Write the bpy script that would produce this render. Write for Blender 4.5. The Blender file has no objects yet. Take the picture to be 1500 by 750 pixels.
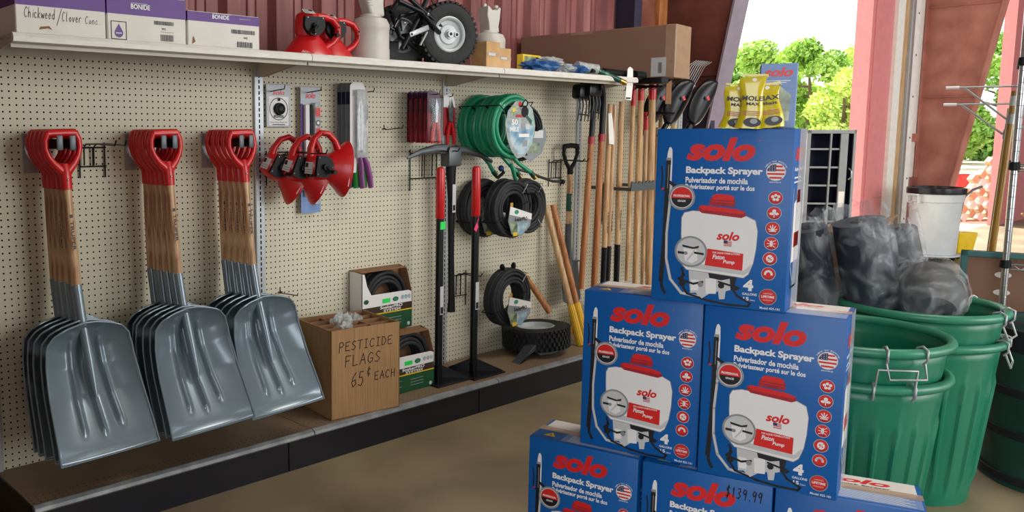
import bpy, bmesh, math, random
from mathutils import Matrix, Vector
PI = math.pi
SC = bpy.context.scene
COL = SC.collection
random.seed(7)

# ------------------------------------------------------------------ camera, sky, sun, lamps, exposure
cd = bpy.data.cameras.new('camera')
cam = bpy.data.objects.new('camera', cd); COL.objects.link(cam)
cam.location = (-2.2067, -3.3052, 1.465)
cam.rotation_euler = (PI/2 - 0.1166, 0, 0.8772 - PI/2)
cd.sensor_width = 36; cd.lens = 29.9; cd.shift_x = 0.1533; cd.shift_y = -0.0234
cd.clip_end = 300
SC.camera = cam

W = bpy.data.worlds.new('sky'); SC.world = W; W.use_nodes = True
bg = W.node_tree.nodes['Background']
bg.inputs[0].default_value = (0.93, 0.96, 1.0, 1); bg.inputs[1].default_value = 2.2

def lamp(name, kind, loc, rot, energy, color=(1, 1, 1), **kw):
    l = bpy.data.lights.new(name, kind); l.energy = energy; l.color = color
    for k, v in kw.items(): setattr(l, k, v)
    o = bpy.data.objects.new(name, l); COL.objects.link(o); o.location = loc; o.rotation_euler = rot
    return o
lamp('sun', 'SUN', (0, 0, 20), Vector((-.25, -.62, -.80)).to_track_quat('-Z', 'Y').to_euler(), 12.0, (1, .96, .88), angle=.01)
# added overhead area lights brightening the interior; no fittings are seen
lamp('overhead_fill', 'AREA', (2.2, -2.6, 4.6), (0, 0, 0), 80, (1, .93, .82), shape='RECTANGLE', size=2.4, size_y=.5)
lamp('overhead_fill', 'AREA', (-1.6, -4.2, 4.6), (0, 0, 0), 8, (1, .93, .82), shape='RECTANGLE', size=2.4, size_y=.5)
# daylight entering the open front bay
lamp('front_door_daylight', 'AREA', (3.6, -9.2, 2.6), (math.radians(80), 0, math.radians(14)), 290, (1, .97, .92), shape='RECTANGLE', size=4.5, size_y=3.6)

lamp('side_fill', 'AREA', (-5.8, -6.2, 2.3), (0, math.radians(-86), 0), 165, (.97, .98, 1), shape='RECTANGLE', size=3.6, size_y=4.5)  # added off-camera area light brightening the carton fronts; doorway is unseen

vs = SC.view_settings
SC.display_settings.display_device = 'sRGB'
vs.view_transform = 'Standard'; vs.look = 'None'; vs.exposure = 0.0; vs.gamma = 1.0; vs.use_curve_mapping = False

# ------------------------------------------------------------------ materials
def s2l(c):
    return tuple((x/12.92 if x <= .04045 else ((x+.055)/1.055)**2.4) for x in c)
def hexc(h):
    return s2l(tuple(int(h[i:i+2], 16)/255 for i in (0, 2, 4)))
MATS = {}
def mat(name, col, rough=.5, metal=0, var=.08, scale=15, bump=0, bscale=60, coat=0, alpha=1, stretch=None, spec=.5, detail=4, emit=0):
    if isinstance(col, str): col = hexc(col)
    m = bpy.data.materials.new(name); m.use_nodes = True
    nt = m.node_tree; N = nt.nodes; L = nt.links
    p = N['Principled BSDF']
    tc = N.new('ShaderNodeTexCoord'); src = tc.outputs['Object']
    if stretch:
        mp = N.new('ShaderNodeMapping'); mp.inputs['Scale'].default_value = stretch
        L.new(src, mp.inputs[0]); src = mp.outputs[0]
    n = N.new('ShaderNodeTexNoise'); n.inputs['Scale'].default_value = scale; n.inputs['Detail'].default_value = detail
    L.new(src, n.inputs['Vector'])
    mx = N.new('ShaderNodeMix'); mx.data_type = 'RGBA'
    a = tuple(max(0, c*(1-var*2)) for c in col) + (1,); b = tuple(min(1, c*(1+var*2)) for c in col) + (1,)
    mx.inputs[6].default_value = a; mx.inputs[7].default_value = b
    L.new(n.outputs[0], mx.inputs[0]); L.new(mx.outputs[2], p.inputs['Base Color'])
    p.inputs['Roughness'].default_value = rough; p.inputs['Metallic'].default_value = metal
    p.inputs['Specular IOR Level'].default_value = spec
    if coat: p.inputs['Coat Weight'].default_value = coat; p.inputs['Coat Roughness'].default_value = .12
    if alpha < 1: p.inputs['Alpha'].default_value = alpha
    if bump:
        n2 = N.new('ShaderNodeTexNoise'); n2.inputs['Scale'].default_value = bscale; n2.inputs['Detail'].default_value = 5
        L.new(src, n2.inputs['Vector'])
        b_ = N.new('ShaderNodeBump'); b_.inputs['Strength'].default_value = min(1, bump); b_.inputs['Distance'].default_value = .01
        L.new(n2.outputs[0], b_.inputs['Height']); L.new(b_.outputs[0], p.inputs['Normal'])
    MATS[name] = m
    return m
def ramp_mat(name, stops, scale, rough=.6, stretch=(1, 1, 1), detail=6, bump=0, distort=0, metal=0, spec=.5, coat=0, w2=None):
    m = mat(name, (.5, .5, .5), rough, metal, spec=spec, coat=coat)
    nt = m.node_tree; N = nt.nodes; L = nt.links; p = N['Principled BSDF']
    for l in list(p.inputs['Base Color'].links): L.remove(l)
    tc = N.new('ShaderNodeTexCoord'); mp = N.new('ShaderNodeMapping'); mp.inputs['Scale'].default_value = stretch
    L.new(tc.outputs['Object'], mp.inputs[0])
    n = N.new('ShaderNodeTexNoise'); n.inputs['Scale'].default_value = scale; n.inputs['Detail'].default_value = detail; n.inputs['Distortion'].default_value = distort
    L.new(mp.outputs[0], n.inputs['Vector'])
    r = N.new('ShaderNodeValToRGB'); e = r.color_ramp.elements
    while len(e) < len(stops): e.new(.5)
    for i, (pos, c) in enumerate(stops):
        e[i].position = pos; e[i].color = (hexc(c) if isinstance(c, str) else c) + (1,)
    L.new(n.outputs[0], r.inputs[0]); L.new(r.outputs[0], p.inputs['Base Color'])
    if bump:
        b_ = N.new('ShaderNodeBump'); b_.inputs['Strength'].default_value = bump; b_.inputs['Distance'].default_value = .004
        L.new(n.outputs[0], b_.inputs['Height']); L.new(b_.outputs[0], p.inputs['Normal'])
    return m

def grid_holes(m, axes, pitch, offs, rad, dark=(.004, .004, .004), ymax=None, slot=None):
    """perforations on a regular grid: darkens and dents where the holes are"""
    nt = m.node_tree; N = nt.nodes; L = nt.links; p = N['Principled BSDF']
    tc = N.new('ShaderNodeTexCoord'); sp = N.new('ShaderNodeSeparateXYZ'); L.new(tc.outputs['Object'], sp.inputs[0])
    def mth(op, a, b=None, c=None):
        k = N.new('ShaderNodeMath'); k.operation = op
        for i, v in enumerate((a, b, c)):
            if v is None: continue
            if isinstance(v, (int, float)): k.inputs[i].default_value = v
            else: L.new(v, k.inputs[i])
        return k.outputs[0]
    d = []
    for ax, o, pt, sl in zip(axes, offs, pitch, slot or (None, None)):
        v = mth('SUBTRACT', sp.outputs[ax], o) if sl is None or pt else mth('SUBTRACT', sp.outputs[ax], o)
        if pt: v = mth('SUBTRACT', mth('MODULO', mth('ADD', v, pt*1000.5), pt), pt*.5)
        d.append(v)
    if slot:
        a = mth('LESS_THAN', mth('ABSOLUTE', d[0]), slot[0]); b = mth('LESS_THAN', mth('ABSOLUTE', d[1]), slot[1])
        h = mth('MULTIPLY', a, b)
    else:
        r = mth('SQRT', mth('ADD', mth('MULTIPLY', d[0], d[0]), mth('MULTIPLY', d[1], d[1])))
        h = mth('LESS_THAN', r, rad)
    if ymax is not None:
        h = mth('MULTIPLY', h, mth('LESS_THAN', sp.outputs['Y'], ymax))
    mx = N.new('ShaderNodeMix'); mx.data_type = 'RGBA'
    old = p.inputs['Base Color'].links[0].from_socket
    L.new(h, mx.inputs[0]); L.new(old, mx.inputs[6]); mx.inputs[7].default_value = dark + (1,)
    L.new(mx.outputs[2], p.inputs['Base Color'])
    sr = mth('SUBTRACT', .5, mth('MULTIPLY', h, .5)); L.new(sr, p.inputs['Specular IOR Level'])
    return m
IN = .0254
peg = mat('pegboard', 'd2cdb6', .55, var=.05, scale=3)
grid_holes(peg, ('X', 'Z'), (IN, IN), (0, 1.7197), .0036)
upr = mat('upright_steel', 'b3b9bd', .4, .35, var=.04, scale=6)
grid_holes(upr, ('X', 'Z'), (0, IN), (0, 1.7197), 0, slot=(.0035, .0085))
shelf_top = mat('base_shelf_paint', '85705a', .5, var=.12, scale=5)
grid_holes(shelf_top, ('X', 'Y'), (.0254, .0254), (0, -.40), .0024, ymax=-.30)
shelf_w = mat('shelf_cream', 'b9b3a2', .4, .0, var=.06, scale=8)
rail_m = ramp_mat('price_rail_metal', [(.3, '74797e'), (.6, '8f9498'), (.8, 'a3a7a9')], 18, .5, metal=.2)
lip_w = ramp_mat('shelf_lip_white', [(.2, 'cfccc2'), (.5, 'dedcd4'), (.8, 'e8e6e0')], 12, .35, stretch=(1, 4, 4))
kick = mat('kick_plate_black', '14151f', .35, var=.2, scale=12)
black_pl = mat('black_plastic', '101216', .5, var=.1, spec=.25)
black_mt = mat('black_steel', '111318', .38, .3, var=.15)
black_gl = mat('black_gloss', '0d1016', .3, var=.1, spec=.35)
rubber = mat('tyre_rubber', '1b1d20', .7, var=.25, scale=40, bump=.3)
gray_mt = mat('gray_steel', '5c6165', .45, .6, var=.1)
chrome = mat('chrome', 'b8bcc0', .2, .9, var=.05)
galv = mat('galvanised', 'a9adaf', .38, .5, var=.1, scale=30)
scoop_m = mat('scoop_gray', '7b8c98', .26, .25, var=.04, scale=6, coat=.5)
red_pl = mat('red_plastic', 'c8161c', .34, var=.05, scale=9, coat=.2)
red_dk = mat('red_dark_plastic', 'a52430', .35, var=.2, scale=40)
wood = ramp_mat('ash_wood', [(.3, '96694a'), (.5, 'bf9870'), (.7, 'd6b790')], 9, .45, stretch=(9, 9, .8), distort=.6, coat=.25)
wood_lt = ramp_mat('pale_wood', [(.3, 'a97c50'), (.5, 'caa273'), (.7, 'dfc094')], 8, .5, stretch=(9, 9, .7), distort=.5)
wood_or = ramp_mat('orange_wood', [(.3, '8a4f28'), (.5, 'b0703f'), (.7, 'c88b56')], 8, .45, stretch=(9, 9, .7), distort=.5)
card = ramp_mat('cardboard', [(.3, '8a6844'), (.5, '9e7a52'), (.7, 'ab885f')], 14, .8, stretch=(30, 30, .4))
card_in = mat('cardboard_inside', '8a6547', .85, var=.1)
card_lt = ramp_mat('light_cardboard', [(.3, 'b8905f'), (.5, 'c9a172'), (.7, 'd3ae82')], 10, .75)
card_dk = mat('cardboard_dull_brown', '8a6a58', .8, var=.06, scale=3)  # muted brown, slightly mottled
sheen_film = mat('carton_sheen_film', 'dfe4e8', .15, var=.1, alpha=.55)  # pale film; bright side reflection is put into its colour
tape = mat('clear_tape', 'c9a98c', .2, var=.1, alpha=.6)
ink = mat('marker_ink', '15120f', .6)
white_pr = mat('white_print', 'e9e9e9', .5, var=.02)
solo_blue = mat('blue_print', '005aa6', .42, var=.05, scale=3, coat=.08, spec=.35)
solo_blue2 = mat('pale_blue_print', '6f8fc4', .45, var=.1, scale=60)
solo_red = mat('red_print', 'd8201f', .42, var=.03)
print_gray = mat('gray_print', '8d9093', .35, var=.15, scale=40)
print_lgray = mat('light_gray_print', 'c6c9cb', .4, var=.04)
print_black = mat('black_print', '10141c', .45, var=.05)
flag_navy = mat('navy_print', '23305f', .4)
yel_pr = mat('yellow_print', 'e8c31c', .45)
purple = mat('purple_print', '5a2f86', .5, var=.1)
carton_w = ramp_mat('white_carton', [(.25, 'd6d3cc'), (.5, 'dedbd5'), (.75, 'e3e1dc')], 9, .7)
green_h = mat('green_hose', '1a9069', .3, var=.08, coat=.3)
dgreen = mat('dark_green_hose', '0d4a3b', .35)
black_h = mat('black_hose', '1a1d22', .42, var=.15, scale=30)
soak_h = mat('soaker_rubber', '22252a', .65, var=.2, scale=80, bump=.3)
brass = mat('brass', 'c49a4a', .3, .9)
film = mat('clear_film', 'dfe6ea', .08, var=.1, alpha=.14, spec=.9)
foil = mat('crinkled_film', 'cfd8dd', .12, var=.25, scale=40, alpha=.55, bump=.6, bscale=90, spec=.9)
bagfilm = mat('dusty_bag_film', '9aa0a6', .22, var=.3, scale=9, alpha=.34, bump=.6, bscale=13, spec=.9)
label_bl = ramp_mat('blue_photo_label', [(.3, '2f5f86'), (.45, '6f9fb8'), (.6, 'b9c8cc'), (.75, '5b4a52')], 14, .3, coat=.5)
label_gr = ramp_mat('garden_photo_label', [(.3, '2f3a2c'), (.45, '6b8055'), (.6, 'a5b39a'), (.75, '7d6a50')], 22, .35, coat=.4)
silver_c = mat('silver_card', '8b9095', .35, .2, var=.1)
navy_c = mat('navy_card', '24284a', .35, var=.1, coat=.4)
green_fl = mat('green_sticker', '22e05a', .5)
pink_fl = mat('pink_tag', 'ef3f78', .6)
yellow_pl = mat('yellow_grip', 'e6b51b', .4, coat=.2)
jug_m = mat('cloudy_jug', 'cbc8c0', .4, var=.06, scale=6, alpha=.96)
rim_w = mat('white_wheel_rim', 'b2babd', .35, .1, var=.05)
can_g = mat('green_can_plastic', '0a7356', .42, var=.07, scale=5, coat=.1)
can_gr = mat('green_can_rim_scuffed', '2b7f62', .4, var=.2, scale=12, coat=.1)
brute_m = mat('white_bin_plastic', 'c7cdcf', .45, var=.1, scale=6)
roll_m = mat('dark_rolled_fabric', '182333', .6, var=.3, scale=12)
roll_g = mat('gray_rolled_fabric', '55575a', .7, var=.2, scale=12)
green_fb = mat('green_fabric', '123f33', .75, var=.15, scale=9, bump=.3, bscale=12)
black_fb = mat('black_fabric', '12151c', .8, var=.15)
teal_b = mat('teal_board', '2e6b6c', .5)
navy_pt = mat('navy_steel', '1a2340', .4, .1, var=.15)
gray_pt = mat('gray_frame_paint', '8f9496', .45, var=.1)
yellow_b = mat('yellow_bucket', 'f0c81a', .4)
lattice_m = mat('tan_timber', 'b59d7c', .7)
ylb = mat('yellow_pouch', 'cdbb14', .25, var=.1, coat=.5)
asph = mat('car_paint', '56657a', .3)

siding = ramp_mat('maroon_siding', [(.3, '6c3a3a'), (.5, '8b504d'), (.7, 'a56e68')], 5, .5, stretch=(2, 2, .3))
col_br = ramp_mat('rust_primer_steel', [(.25, '5a3026'), (.5, '7a4536'), (.75, '93584a')], 3.5, .55, bump=.2)
col_br2 = ramp_mat('primer_steel_lit', [(.25, '9a5a4c'), (.5, 'b57465'), (.75, 'c78a7b')], 3.5, .55, bump=.2)  # near column's primer lightened, daylight put into the colour
flange_m = mat('grayed_flange', '8d8290', .55, var=.12, scale=12)
pink_t = mat('pink_trim', 'df8a8c', .5, var=.06)  # pale pink, slightly mottled
dark_tr = mat('dark_trim', '2b2740', .6, var=.1)
white_t = mat('white_trim', 'f0eee8', .6, var=.08)
conc = ramp_mat('concrete', [(.22, '5d503c'), (.42, '857660'), (.6, '958769'), (.8, 'a89b7e')], 1.6, .55, detail=10, distort=.3)
gravel = ramp_mat('bright_yard', [(.3, 'b5a48a'), (.6, 'cfc3ae'), (.8, 'e0d8c8')], 1.2, .9, detail=8)
grassm = ramp_mat('grass_field', [(.3, '5f8a2c'), (.6, '8bb04a'), (.8, 'b7c977')], .6, .9)
roofm = mat('roof_deck', '8a8680', .8)
wall_in = mat('inner_wall', '8a7f78', .8)

# ------------------------------------------------------------------ mesh builder
class MB:
    def __init__(s): s.v = []; s.f = []; s.fm = []; s.m = []; s.M = Matrix.Identity(4)
    def mi(s, m):
        if m not in s.m: s.m.append(m)
        return s.m.index(m)
    def add(s, V, F, m):
        b = len(s.v); i = s.mi(m)
        for p in V: s.v.append(tuple(s.M @ Vector(p)))
        for f in F: s.f.append([b+k for k in f]); s.fm.append(i)
        return s
    def box(s, x0, x1, y0, y1, z0, z1, m, bev=0, seg=2):
        if bev <= 0:
            V = [(x, y, z) for z in (z0, z1) for y in (y0, y1) for x in (x0, x1)]
            return s.add(V, [(0, 2, 3, 1), (4, 5, 7, 6), (0, 1, 5, 4), (2, 6, 7, 3), (0, 4, 6, 2), (1, 3, 7, 5)], m)
        bm = bmesh.new(); bmesh.ops.create_cube(bm, size=1)
        for v in bm.verts:
            v.co = Vector(((x0+x1)/2 + v.co.x*(x1-x0), (y0+y1)/2 + v.co.y*(y1-y0), (z0+z1)/2 + v.co.z*(z1-z0)))
        bmesh.ops.bevel(bm, geom=bm.edges[:], offset=bev, segments=seg, affect='EDGES', profile=.5)
        bm.verts.index_update()
        s.add([v.co[:] for v in bm.verts], [[v.index for v in f.verts] for f in bm.faces], m); bm.free()
        return s
    def tube(s, pts, r, m, n=10, closed=False, caps=True, flat=1.0):
        P = [Vector(p) for p in pts]; k = len(P)
        R = r if isinstance(r, (list, tuple)) else [r]*k
        T = []
        for i in range(k):
            a = P[(i-1) % k] if (closed or i > 0) else P[0]
            b = P[(i+1) % k] if (closed or i < k-1) else P[-1]
            t = (b-a); T.append(t.normalized() if t.length > 1e-9 else Vector((0, 0, 1)))
        up = Vector((0, 0, 1)) if abs(T[0].z) < .9 else Vector((1, 0, 0))
        N = (up - T[0]*up.dot(T[0])).normalized(); V = []
        for i in range(k):
            N = (N - T[i]*N.dot(T[i]))
            N = N.normalized() if N.length > 1e-6 else T[i].orthogonal().normalized()
            B = T[i].cross(N)
            for j in range(n):
                a = 2*PI*j/n
                V.append(P[i] + N*math.cos(a)*R[i] + B*math.sin(a)*R[i]*flat)
        F = []
        for i in range(k if closed else k-1):
            i2 = (i+1) % k
            for j in range(n):
                j2 = (j+1) % n
                F.append((i*n+j, i*n+j2, i2*n+j2, i2*n+j))
        if caps and not closed:
            F.append(list(range(n))[::-1]); F.append([(k-1)*n+j for j in range(n)])
        return s.add(V, F, m)
    def cyl(s, p0, p1, r, m, r1=None, n=16): return s.tube([p0, p1], [r, r if r1 is None else r1], m, n)
    def lathe(s, prof, m, c=(0, 0, 0), axis='Z', n=32, a0=0, a1=2*PI, sx=1, sy=1):
        full = abs(a1-a0-2*PI) < 1e-6; k = n if full else n+1; V = []
        for r, z in prof:
            for j in range(k):
                a = a0+(a1-a0)*j/n; x, y = r*math.cos(a)*sx, r*math.sin(a)*sy
                p = (x, y, z) if axis == 'Z' else ((x, z, y) if axis == 'Y' else (z, x, y))
                V.append((p[0]+c[0], p[1]+c[1], p[2]+c[2]))
        F = []
        for i in range(len(prof)-1):
            for j in range(n if full else n):
                j2 = (j+1) % k if full else j+1
                F.append((i*k+j, i*k+j2, (i+1)*k+j2, (i+1)*k+j))
        return s.add(V, F, m)
    def prism(s, poly, y0, y1, m, plane='XZ'):
        n = len(poly)
        def P(a, b, y): return (a, y, b) if plane == 'XZ' else ((a, b, y) if plane == 'XY' else (y, a, b))
        V = [P(a, b, y0) for a, b in poly] + [P(a, b, y1) for a, b in poly]
        F = [list(range(n)), [n+i for i in range(n)][::-1]] + [(i, n+i, n+(i+1) % n, (i+1) % n) for i in range(n)]
        return s.add(V, F, m)
    def plate(s, poly, y, m, plane='XZ'):
        V = [((a, y, b) if plane == 'XZ' else ((a, b, y) if plane == 'XY' else (y, a, b))) for a, b in poly]
        return s.add(V, [list(range(len(poly)))], m)
    def rect(s, x0, x1, z0, z1, y, m): return s.plate([(x0, z0), (x1, z0), (x1, z1), (x0, z1)], y, m)
    def disc(s, x, z, r, y, m, n=28, sx=1, sz=1): return s.plate([(x+r*sx*math.cos(2*PI*i/n), z+r*sz*math.sin(2*PI*i/n)) for i in range(n)], y, m)
    def ring(s, x, z, r0, r1, y, m, n=32):
        V = [(x+r*math.cos(2*PI*i/n), y, z+r*math.sin(2*PI*i/n)) for r in (r0, r1) for i in range(n)]
        return s.add(V, [(i, (i+1) % n, n+(i+1) % n, n+i) for i in range(n)], m)
    def ribbon(s, pts, w, y, m):
        """flat stroke in the XZ plane"""
        for a, b in zip(pts[:-1], pts[1:]):
            dx, dz = b[0]-a[0], b[1]-a[1]; l = math.hypot(dx, dz)
            if l < 1e-9: continue
            nx, nz = -dz/l*w/2, dx/l*w/2; ex, ez = dx/l*w*.35, dz/l*w*.35
            s.add([(a[0]-ex+nx, y, a[1]-ez+nz), (a[0]-ex-nx, y, a[1]-ez-nz), (b[0]+ex-nx, y, b[1]+ez-nz), (b[0]+ex+nx, y, b[1]+ez+nz)], [(0, 1, 2, 3)], m)
        return s
    def ball(s, c, r, m, n=14, sx=1, sy=1, sz=1):
        prof = [(r*math.sin(PI*i/8), -r*math.cos(PI*i/8)) for i in range(9)]
        prof = [(max(a, 1e-5), b*sz) for a, b in prof]
        return s.lathe(prof, m, c, 'Z', n, sx=sx, sy=sy)
    def grid(s, fn, nu, nv, m, two=False):
        V = [fn(i/nu, j/nv) for i in range(nu+1) for j in range(nv+1)]
        F = [(i*(nv+1)+j, (i+1)*(nv+1)+j, (i+1)*(nv+1)+j+1, i*(nv+1)+j+1) for i in range(nu) for j in range(nv)]
        return s.add(V, F, m)
    def text(s, t, x0, x1, z0, z1, y, m, bold=0, shear=0, keep=False):
        V, F = glyphs(t, bold, shear)
        if not V: return s
        a0 = min(v[0] for v in V); a1 = max(v[0] for v in V); b0 = min(v[1] for v in V); b1 = max(v[1] for v in V)
        kx = (x1-x0)/max(1e-6, a1-a0); kz = (z1-z0)/max(1e-6, b1-b0)
        return s.add([(x0+(v[0]-a0)*kx, y, z0+(v[1]-b0)*kz) for v in V], F, m)
    def build(s, name, parent=None, loc=None, smooth=.6, label=None):
        me = bpy.data.meshes.new(name)
        me.from_pydata(s.v, [], s.f); me.update()
        for m in s.m: me.materials.append(m)
        me.polygons.foreach_set('material_index', s.fm)
        if smooth:
            me.polygons.foreach_set('use_smooth', [True]*len(s.f))
            me.set_sharp_from_angle(angle=smooth)
        o = bpy.data.objects.new(name, me); COL.objects.link(o)
        if parent is not None: o.parent = parent
        if loc: o.location = loc
        if label: o['label'] = label
        return o
_gc = {}
def glyphs(t, bold, shear):
    k = (t, bold, shear)
    if k in _gc: return _gc[k]
    c = bpy.data.curves.new('t', 'FONT'); c.body = t; c.offset = bold; c.shear = shear; c.resolution_u = 3
    o = bpy.data.objects.new('t', c)
    me = bpy.data.meshes.new_from_object(o)
    V = [v.co[:2] for v in me.vertices]; F = [list(p.vertices) for p in me.polygons]
    bpy.data.objects.remove(o); bpy.data.curves.remove(c); bpy.data.meshes.remove(me)
    _gc[k] = (V, F); return _gc[k]

def at(x=0, y=0, z=0, rz=0, rx=0, ry=0, s=1):
    return Matrix.Translation((x, y, z)) @ Matrix.Rotation(rz, 4, 'Z') @ Matrix.Rotation(ry, 4, 'Y') @ Matrix.Rotation(rx, 4, 'X') @ Matrix.Scale(s, 4)
def thing(name, label, cat, loc=(0, 0, 0), rot=(0, 0, 0), group=None):
    o = bpy.data.objects.new(name, None); COL.objects.link(o); o.empty_display_size = .1
    o.location = loc; o.rotation_euler = rot
    o['label'] = label; o['category'] = cat
    if group: o['group'] = group
    return o
def tag(o, label, cat, group=None, kind=None):
    o['label'] = label; o['category'] = cat
    if group: o['group'] = group
    if kind: o['kind'] = kind
    return o
def struct(mb, name, loc=None):
    o = mb.build(name, loc=loc); o['kind'] = 'structure'; return o
def kids(o): return [c for c in bpy.data.objects if c.parent == o]
def dup(o, loc, rot=None, label=None, parent=None, scale=None):
    c = o.copy(); COL.objects.link(c)
    if parent is not None: c.parent = parent
    else:
        c.location = loc
        if rot is not None: c.rotation_euler = rot
        if scale: c.scale = scale
        if label: c['label'] = label
    for k in kids(o): dup(k, None, parent=c)
    return c

# handwriting: strokes on a 0..1 wide, 0..1 tall cell
SF = {
 'A': [[(0, 0), (.5, 1), (1, 0)], [(.2, .4), (.85, .42)]], 'C': [[(.9, .85), (.5, 1), (.1, .7), (.05, .3), (.4, 0), (.9, .12)]],
 'D': [[(.1, 0), (.1, 1), (.6, .9), (.95, .5), (.6, .08), (.05, 0)]], 'E': [[(.95, 1), (.1, .95), (.1, .03), (.95, 0)], [(.1, .5), (.7, .55)]],
 'F': [[(.1, 0), (.12, .97), (.95, 1)], [(.1, .5), (.7, .55)]], 'G': [[(.9, .85), (.5, 1), (.1, .65), (.1, .25), (.5, 0), (.9, .2), (.9, .45), (.5, .45)]],
 'H': [[(.1, 0), (.1, 1)], [(.9, 0), (.9, 1)], [(.1, .5), (.9, .52)]], 'I': [[(.5, 0), (.5, 1)], [(.2, 1), (.8, 1)], [(.2, 0), (.8, 0)]],
 'L': [[(.1, 1), (.1, 0), (.9, .05)]], 'P': [[(.1, -.15), (.12, 1), (.7, 1.05), (.95, .75), (.6, .5), (.1, .5)]],
 'S': [[(.9, .9), (.5, 1), (.15, .75), (.5, .52), (.9, .3), (.5, 0), (.05, .1)]], 'T': [[(.5, 0), (.5, 1)], [(0, 1), (1, 1)]],
 '6': [[(.8, 1), (.3, .7), (.1, .3), (.4, 0), (.85, .2), (.7, .5), (.2, .4)]], '5': [[(.9, 1), (.25, 1), (.2, .6), (.7, .6), (.9, .3), (.5, 0), (.05, .1)]],
 '¢': [[(.85, .8), (.5, .9), (.15, .6), (.4, .3), (.85, .4)], [(.55, 1.05), (.45, .15)]],
 '$': [[(.9, .85), (.5, 1), (.15, .75), (.5, .52), (.9, .3), (.5, 0), (.05, .1)], [(.45, -.15), (.55, 1.15)]],
 '1': [[(.5, 0), (.5, 1), (.3, .8)]], '3': [[(.1, .95), (.6, 1), (.8, .75), (.4, .55), (.85, .3), (.5, 0), (.05, .08)]],
 '9': [[(.85, .9), (.4, 1), (.1, .7), (.4, .5), (.85, .7), (.85, .9), (.75, 0)]], '.': [[(.4, 0), (.5, .06)]],
 'c': [[(.8, .45), (.4, .55), (.15, .3), (.4, 0), (.85, .1)]], 'h': [[(.15, 0), (.2, 1)], [(.15, .3), (.5, .55), (.75, .4), (.75, 0)]],
 'i': [[(.5, 0), (.5, .5)], [(.5, .7), (.52, .75)]], 'k': [[(.15, 0), (.2, 1)], [(.75, .55), (.2, .25), (.8, 0)]],
 'w': [[(.0, .5), (.25, 0), (.5, .4), (.75, 0), (1, .5)]], 'e': [[(.15, .28), (.8, .3), (.5, .55), (.15, .3), (.4, 0), (.85, .1)]],
 'd': [[(.8, 1), (.8, 0)], [(.8, .4), (.4, .5), (.15, .25), (.4, 0), (.8, .15)]], 'l': [[(.4, 1), (.4, .05), (.6, 0)]],
 'o': [[(.5, .5), (.15, .25), (.5, 0), (.85, .25), (.5, .5)]], 'v': [[(.1, .5), (.45, 0), (.85, .5)]], 'r': [[(.2, 0), (.2, .5)], [(.2, .35), (.6, .55), (.85, .45)]],
 'n': [[(.15, 0), (.15, .5)], [(.15, .3), (.5, .55), (.8, .4), (.8, 0)]], 't': [[(.5, 1), (.45, 0)], [(.2, .6), (.8, .6)]], '/': [[(.0, -.2), (1, 1.2)]],
}
def hand(mb, t, x, z, h, w, gap, y, m, sw, slope=0):
    for ch in t:
        if ch in SF:
            for st in SF[ch]:
                mb.ribbon([(x+a*w + b*h*.08, z+b*h) for a, b in st], sw, y, m)
        x += (w+gap) if ch not in '.i' else (w*.6+gap); z += slope*(w+gap)

# ================================================================== THE SETTING
WY = .46                       # inner face line of the metal side wall
b = MB(); b.box(-6, 16.2, -10, .62, -.12, 0, conc); struct(b, 'floor')
b = MB(); b.box(-6, 16.2, -10, .7, 5.2, 5.35, roofm); struct(b, 'ceiling')
b = MB(); b.box(-6.2, -6, -3.8, .7, 0, 5.2, wall_in); b.box(-6.2, -6, -10, -3.8, 4.2, 5.2, wall_in); struct(b, 'wall_left')  # unseen wall, opened towards the front to admit sky light
b = MB(); b.box(-2.62, -2.50, -2.9, .60, 0, 5.2, wall_in); struct(b, 'left_light_blocker')  # unseen partition added to keep light off the left pegboard
b = MB(); b.box(16.0, 16.2, -10, .46, 0, 5.2, wall_in); struct(b, 'wall_far')
b = MB(); b.box(-6, 1.4, -10.2, -10, 0, 5.2, wall_in); struct(b, 'front_light_blocker')  # unseen wall added to block sky light from the left side
def ribbed(x0, x1, z0, z1, y=.60):
    b = MB(); prof = []; x = x0; p = .305
    while x < x1:
        for dx, dy in ((0, 0), (.02, .0), (.05, -.045), (.13, -.045), (.16, 0), (.19, 0), (.196, -.01), (.208, -.01), (.214, 0), (.245, 0), (.251, -.01), (.263, -.01), (.269, 0)):
            if x+dx <= x1: prof.append((x+dx, y+dy))
        x += p
    prof.append((x1, y))
    V = [(a, c, z) for z in (z0, z1) for a, c in prof]; n = len(prof)
    b.add(V, [(i, i+1, n+i+1, n+i) for i in range(n-1)], siding)
    V2 = [(a, c+.02, z) for z in (z0, z1) for a, c in prof]
    b.add(V2, [(i, i+1, n+i+1, n+i) for i in range(n-1)], siding)
    return b
struct(ribbed(-6, 3.72, 0, 5.2), 'wall_back')
b = MB(); b.box(3.62, 4.25, .5, .56, 0, 5.2, dark_tr)
b.box(3.62, 3.72, .40, .5, 0, 5.2, dark_tr); b.box(3.74, 3.96, .44, .5, 0, 5.2, col_br); b.box(3.96, 4.08, .40, .5, 0, 5.2, wood_or)
struct(b, 'trim_1')
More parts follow.
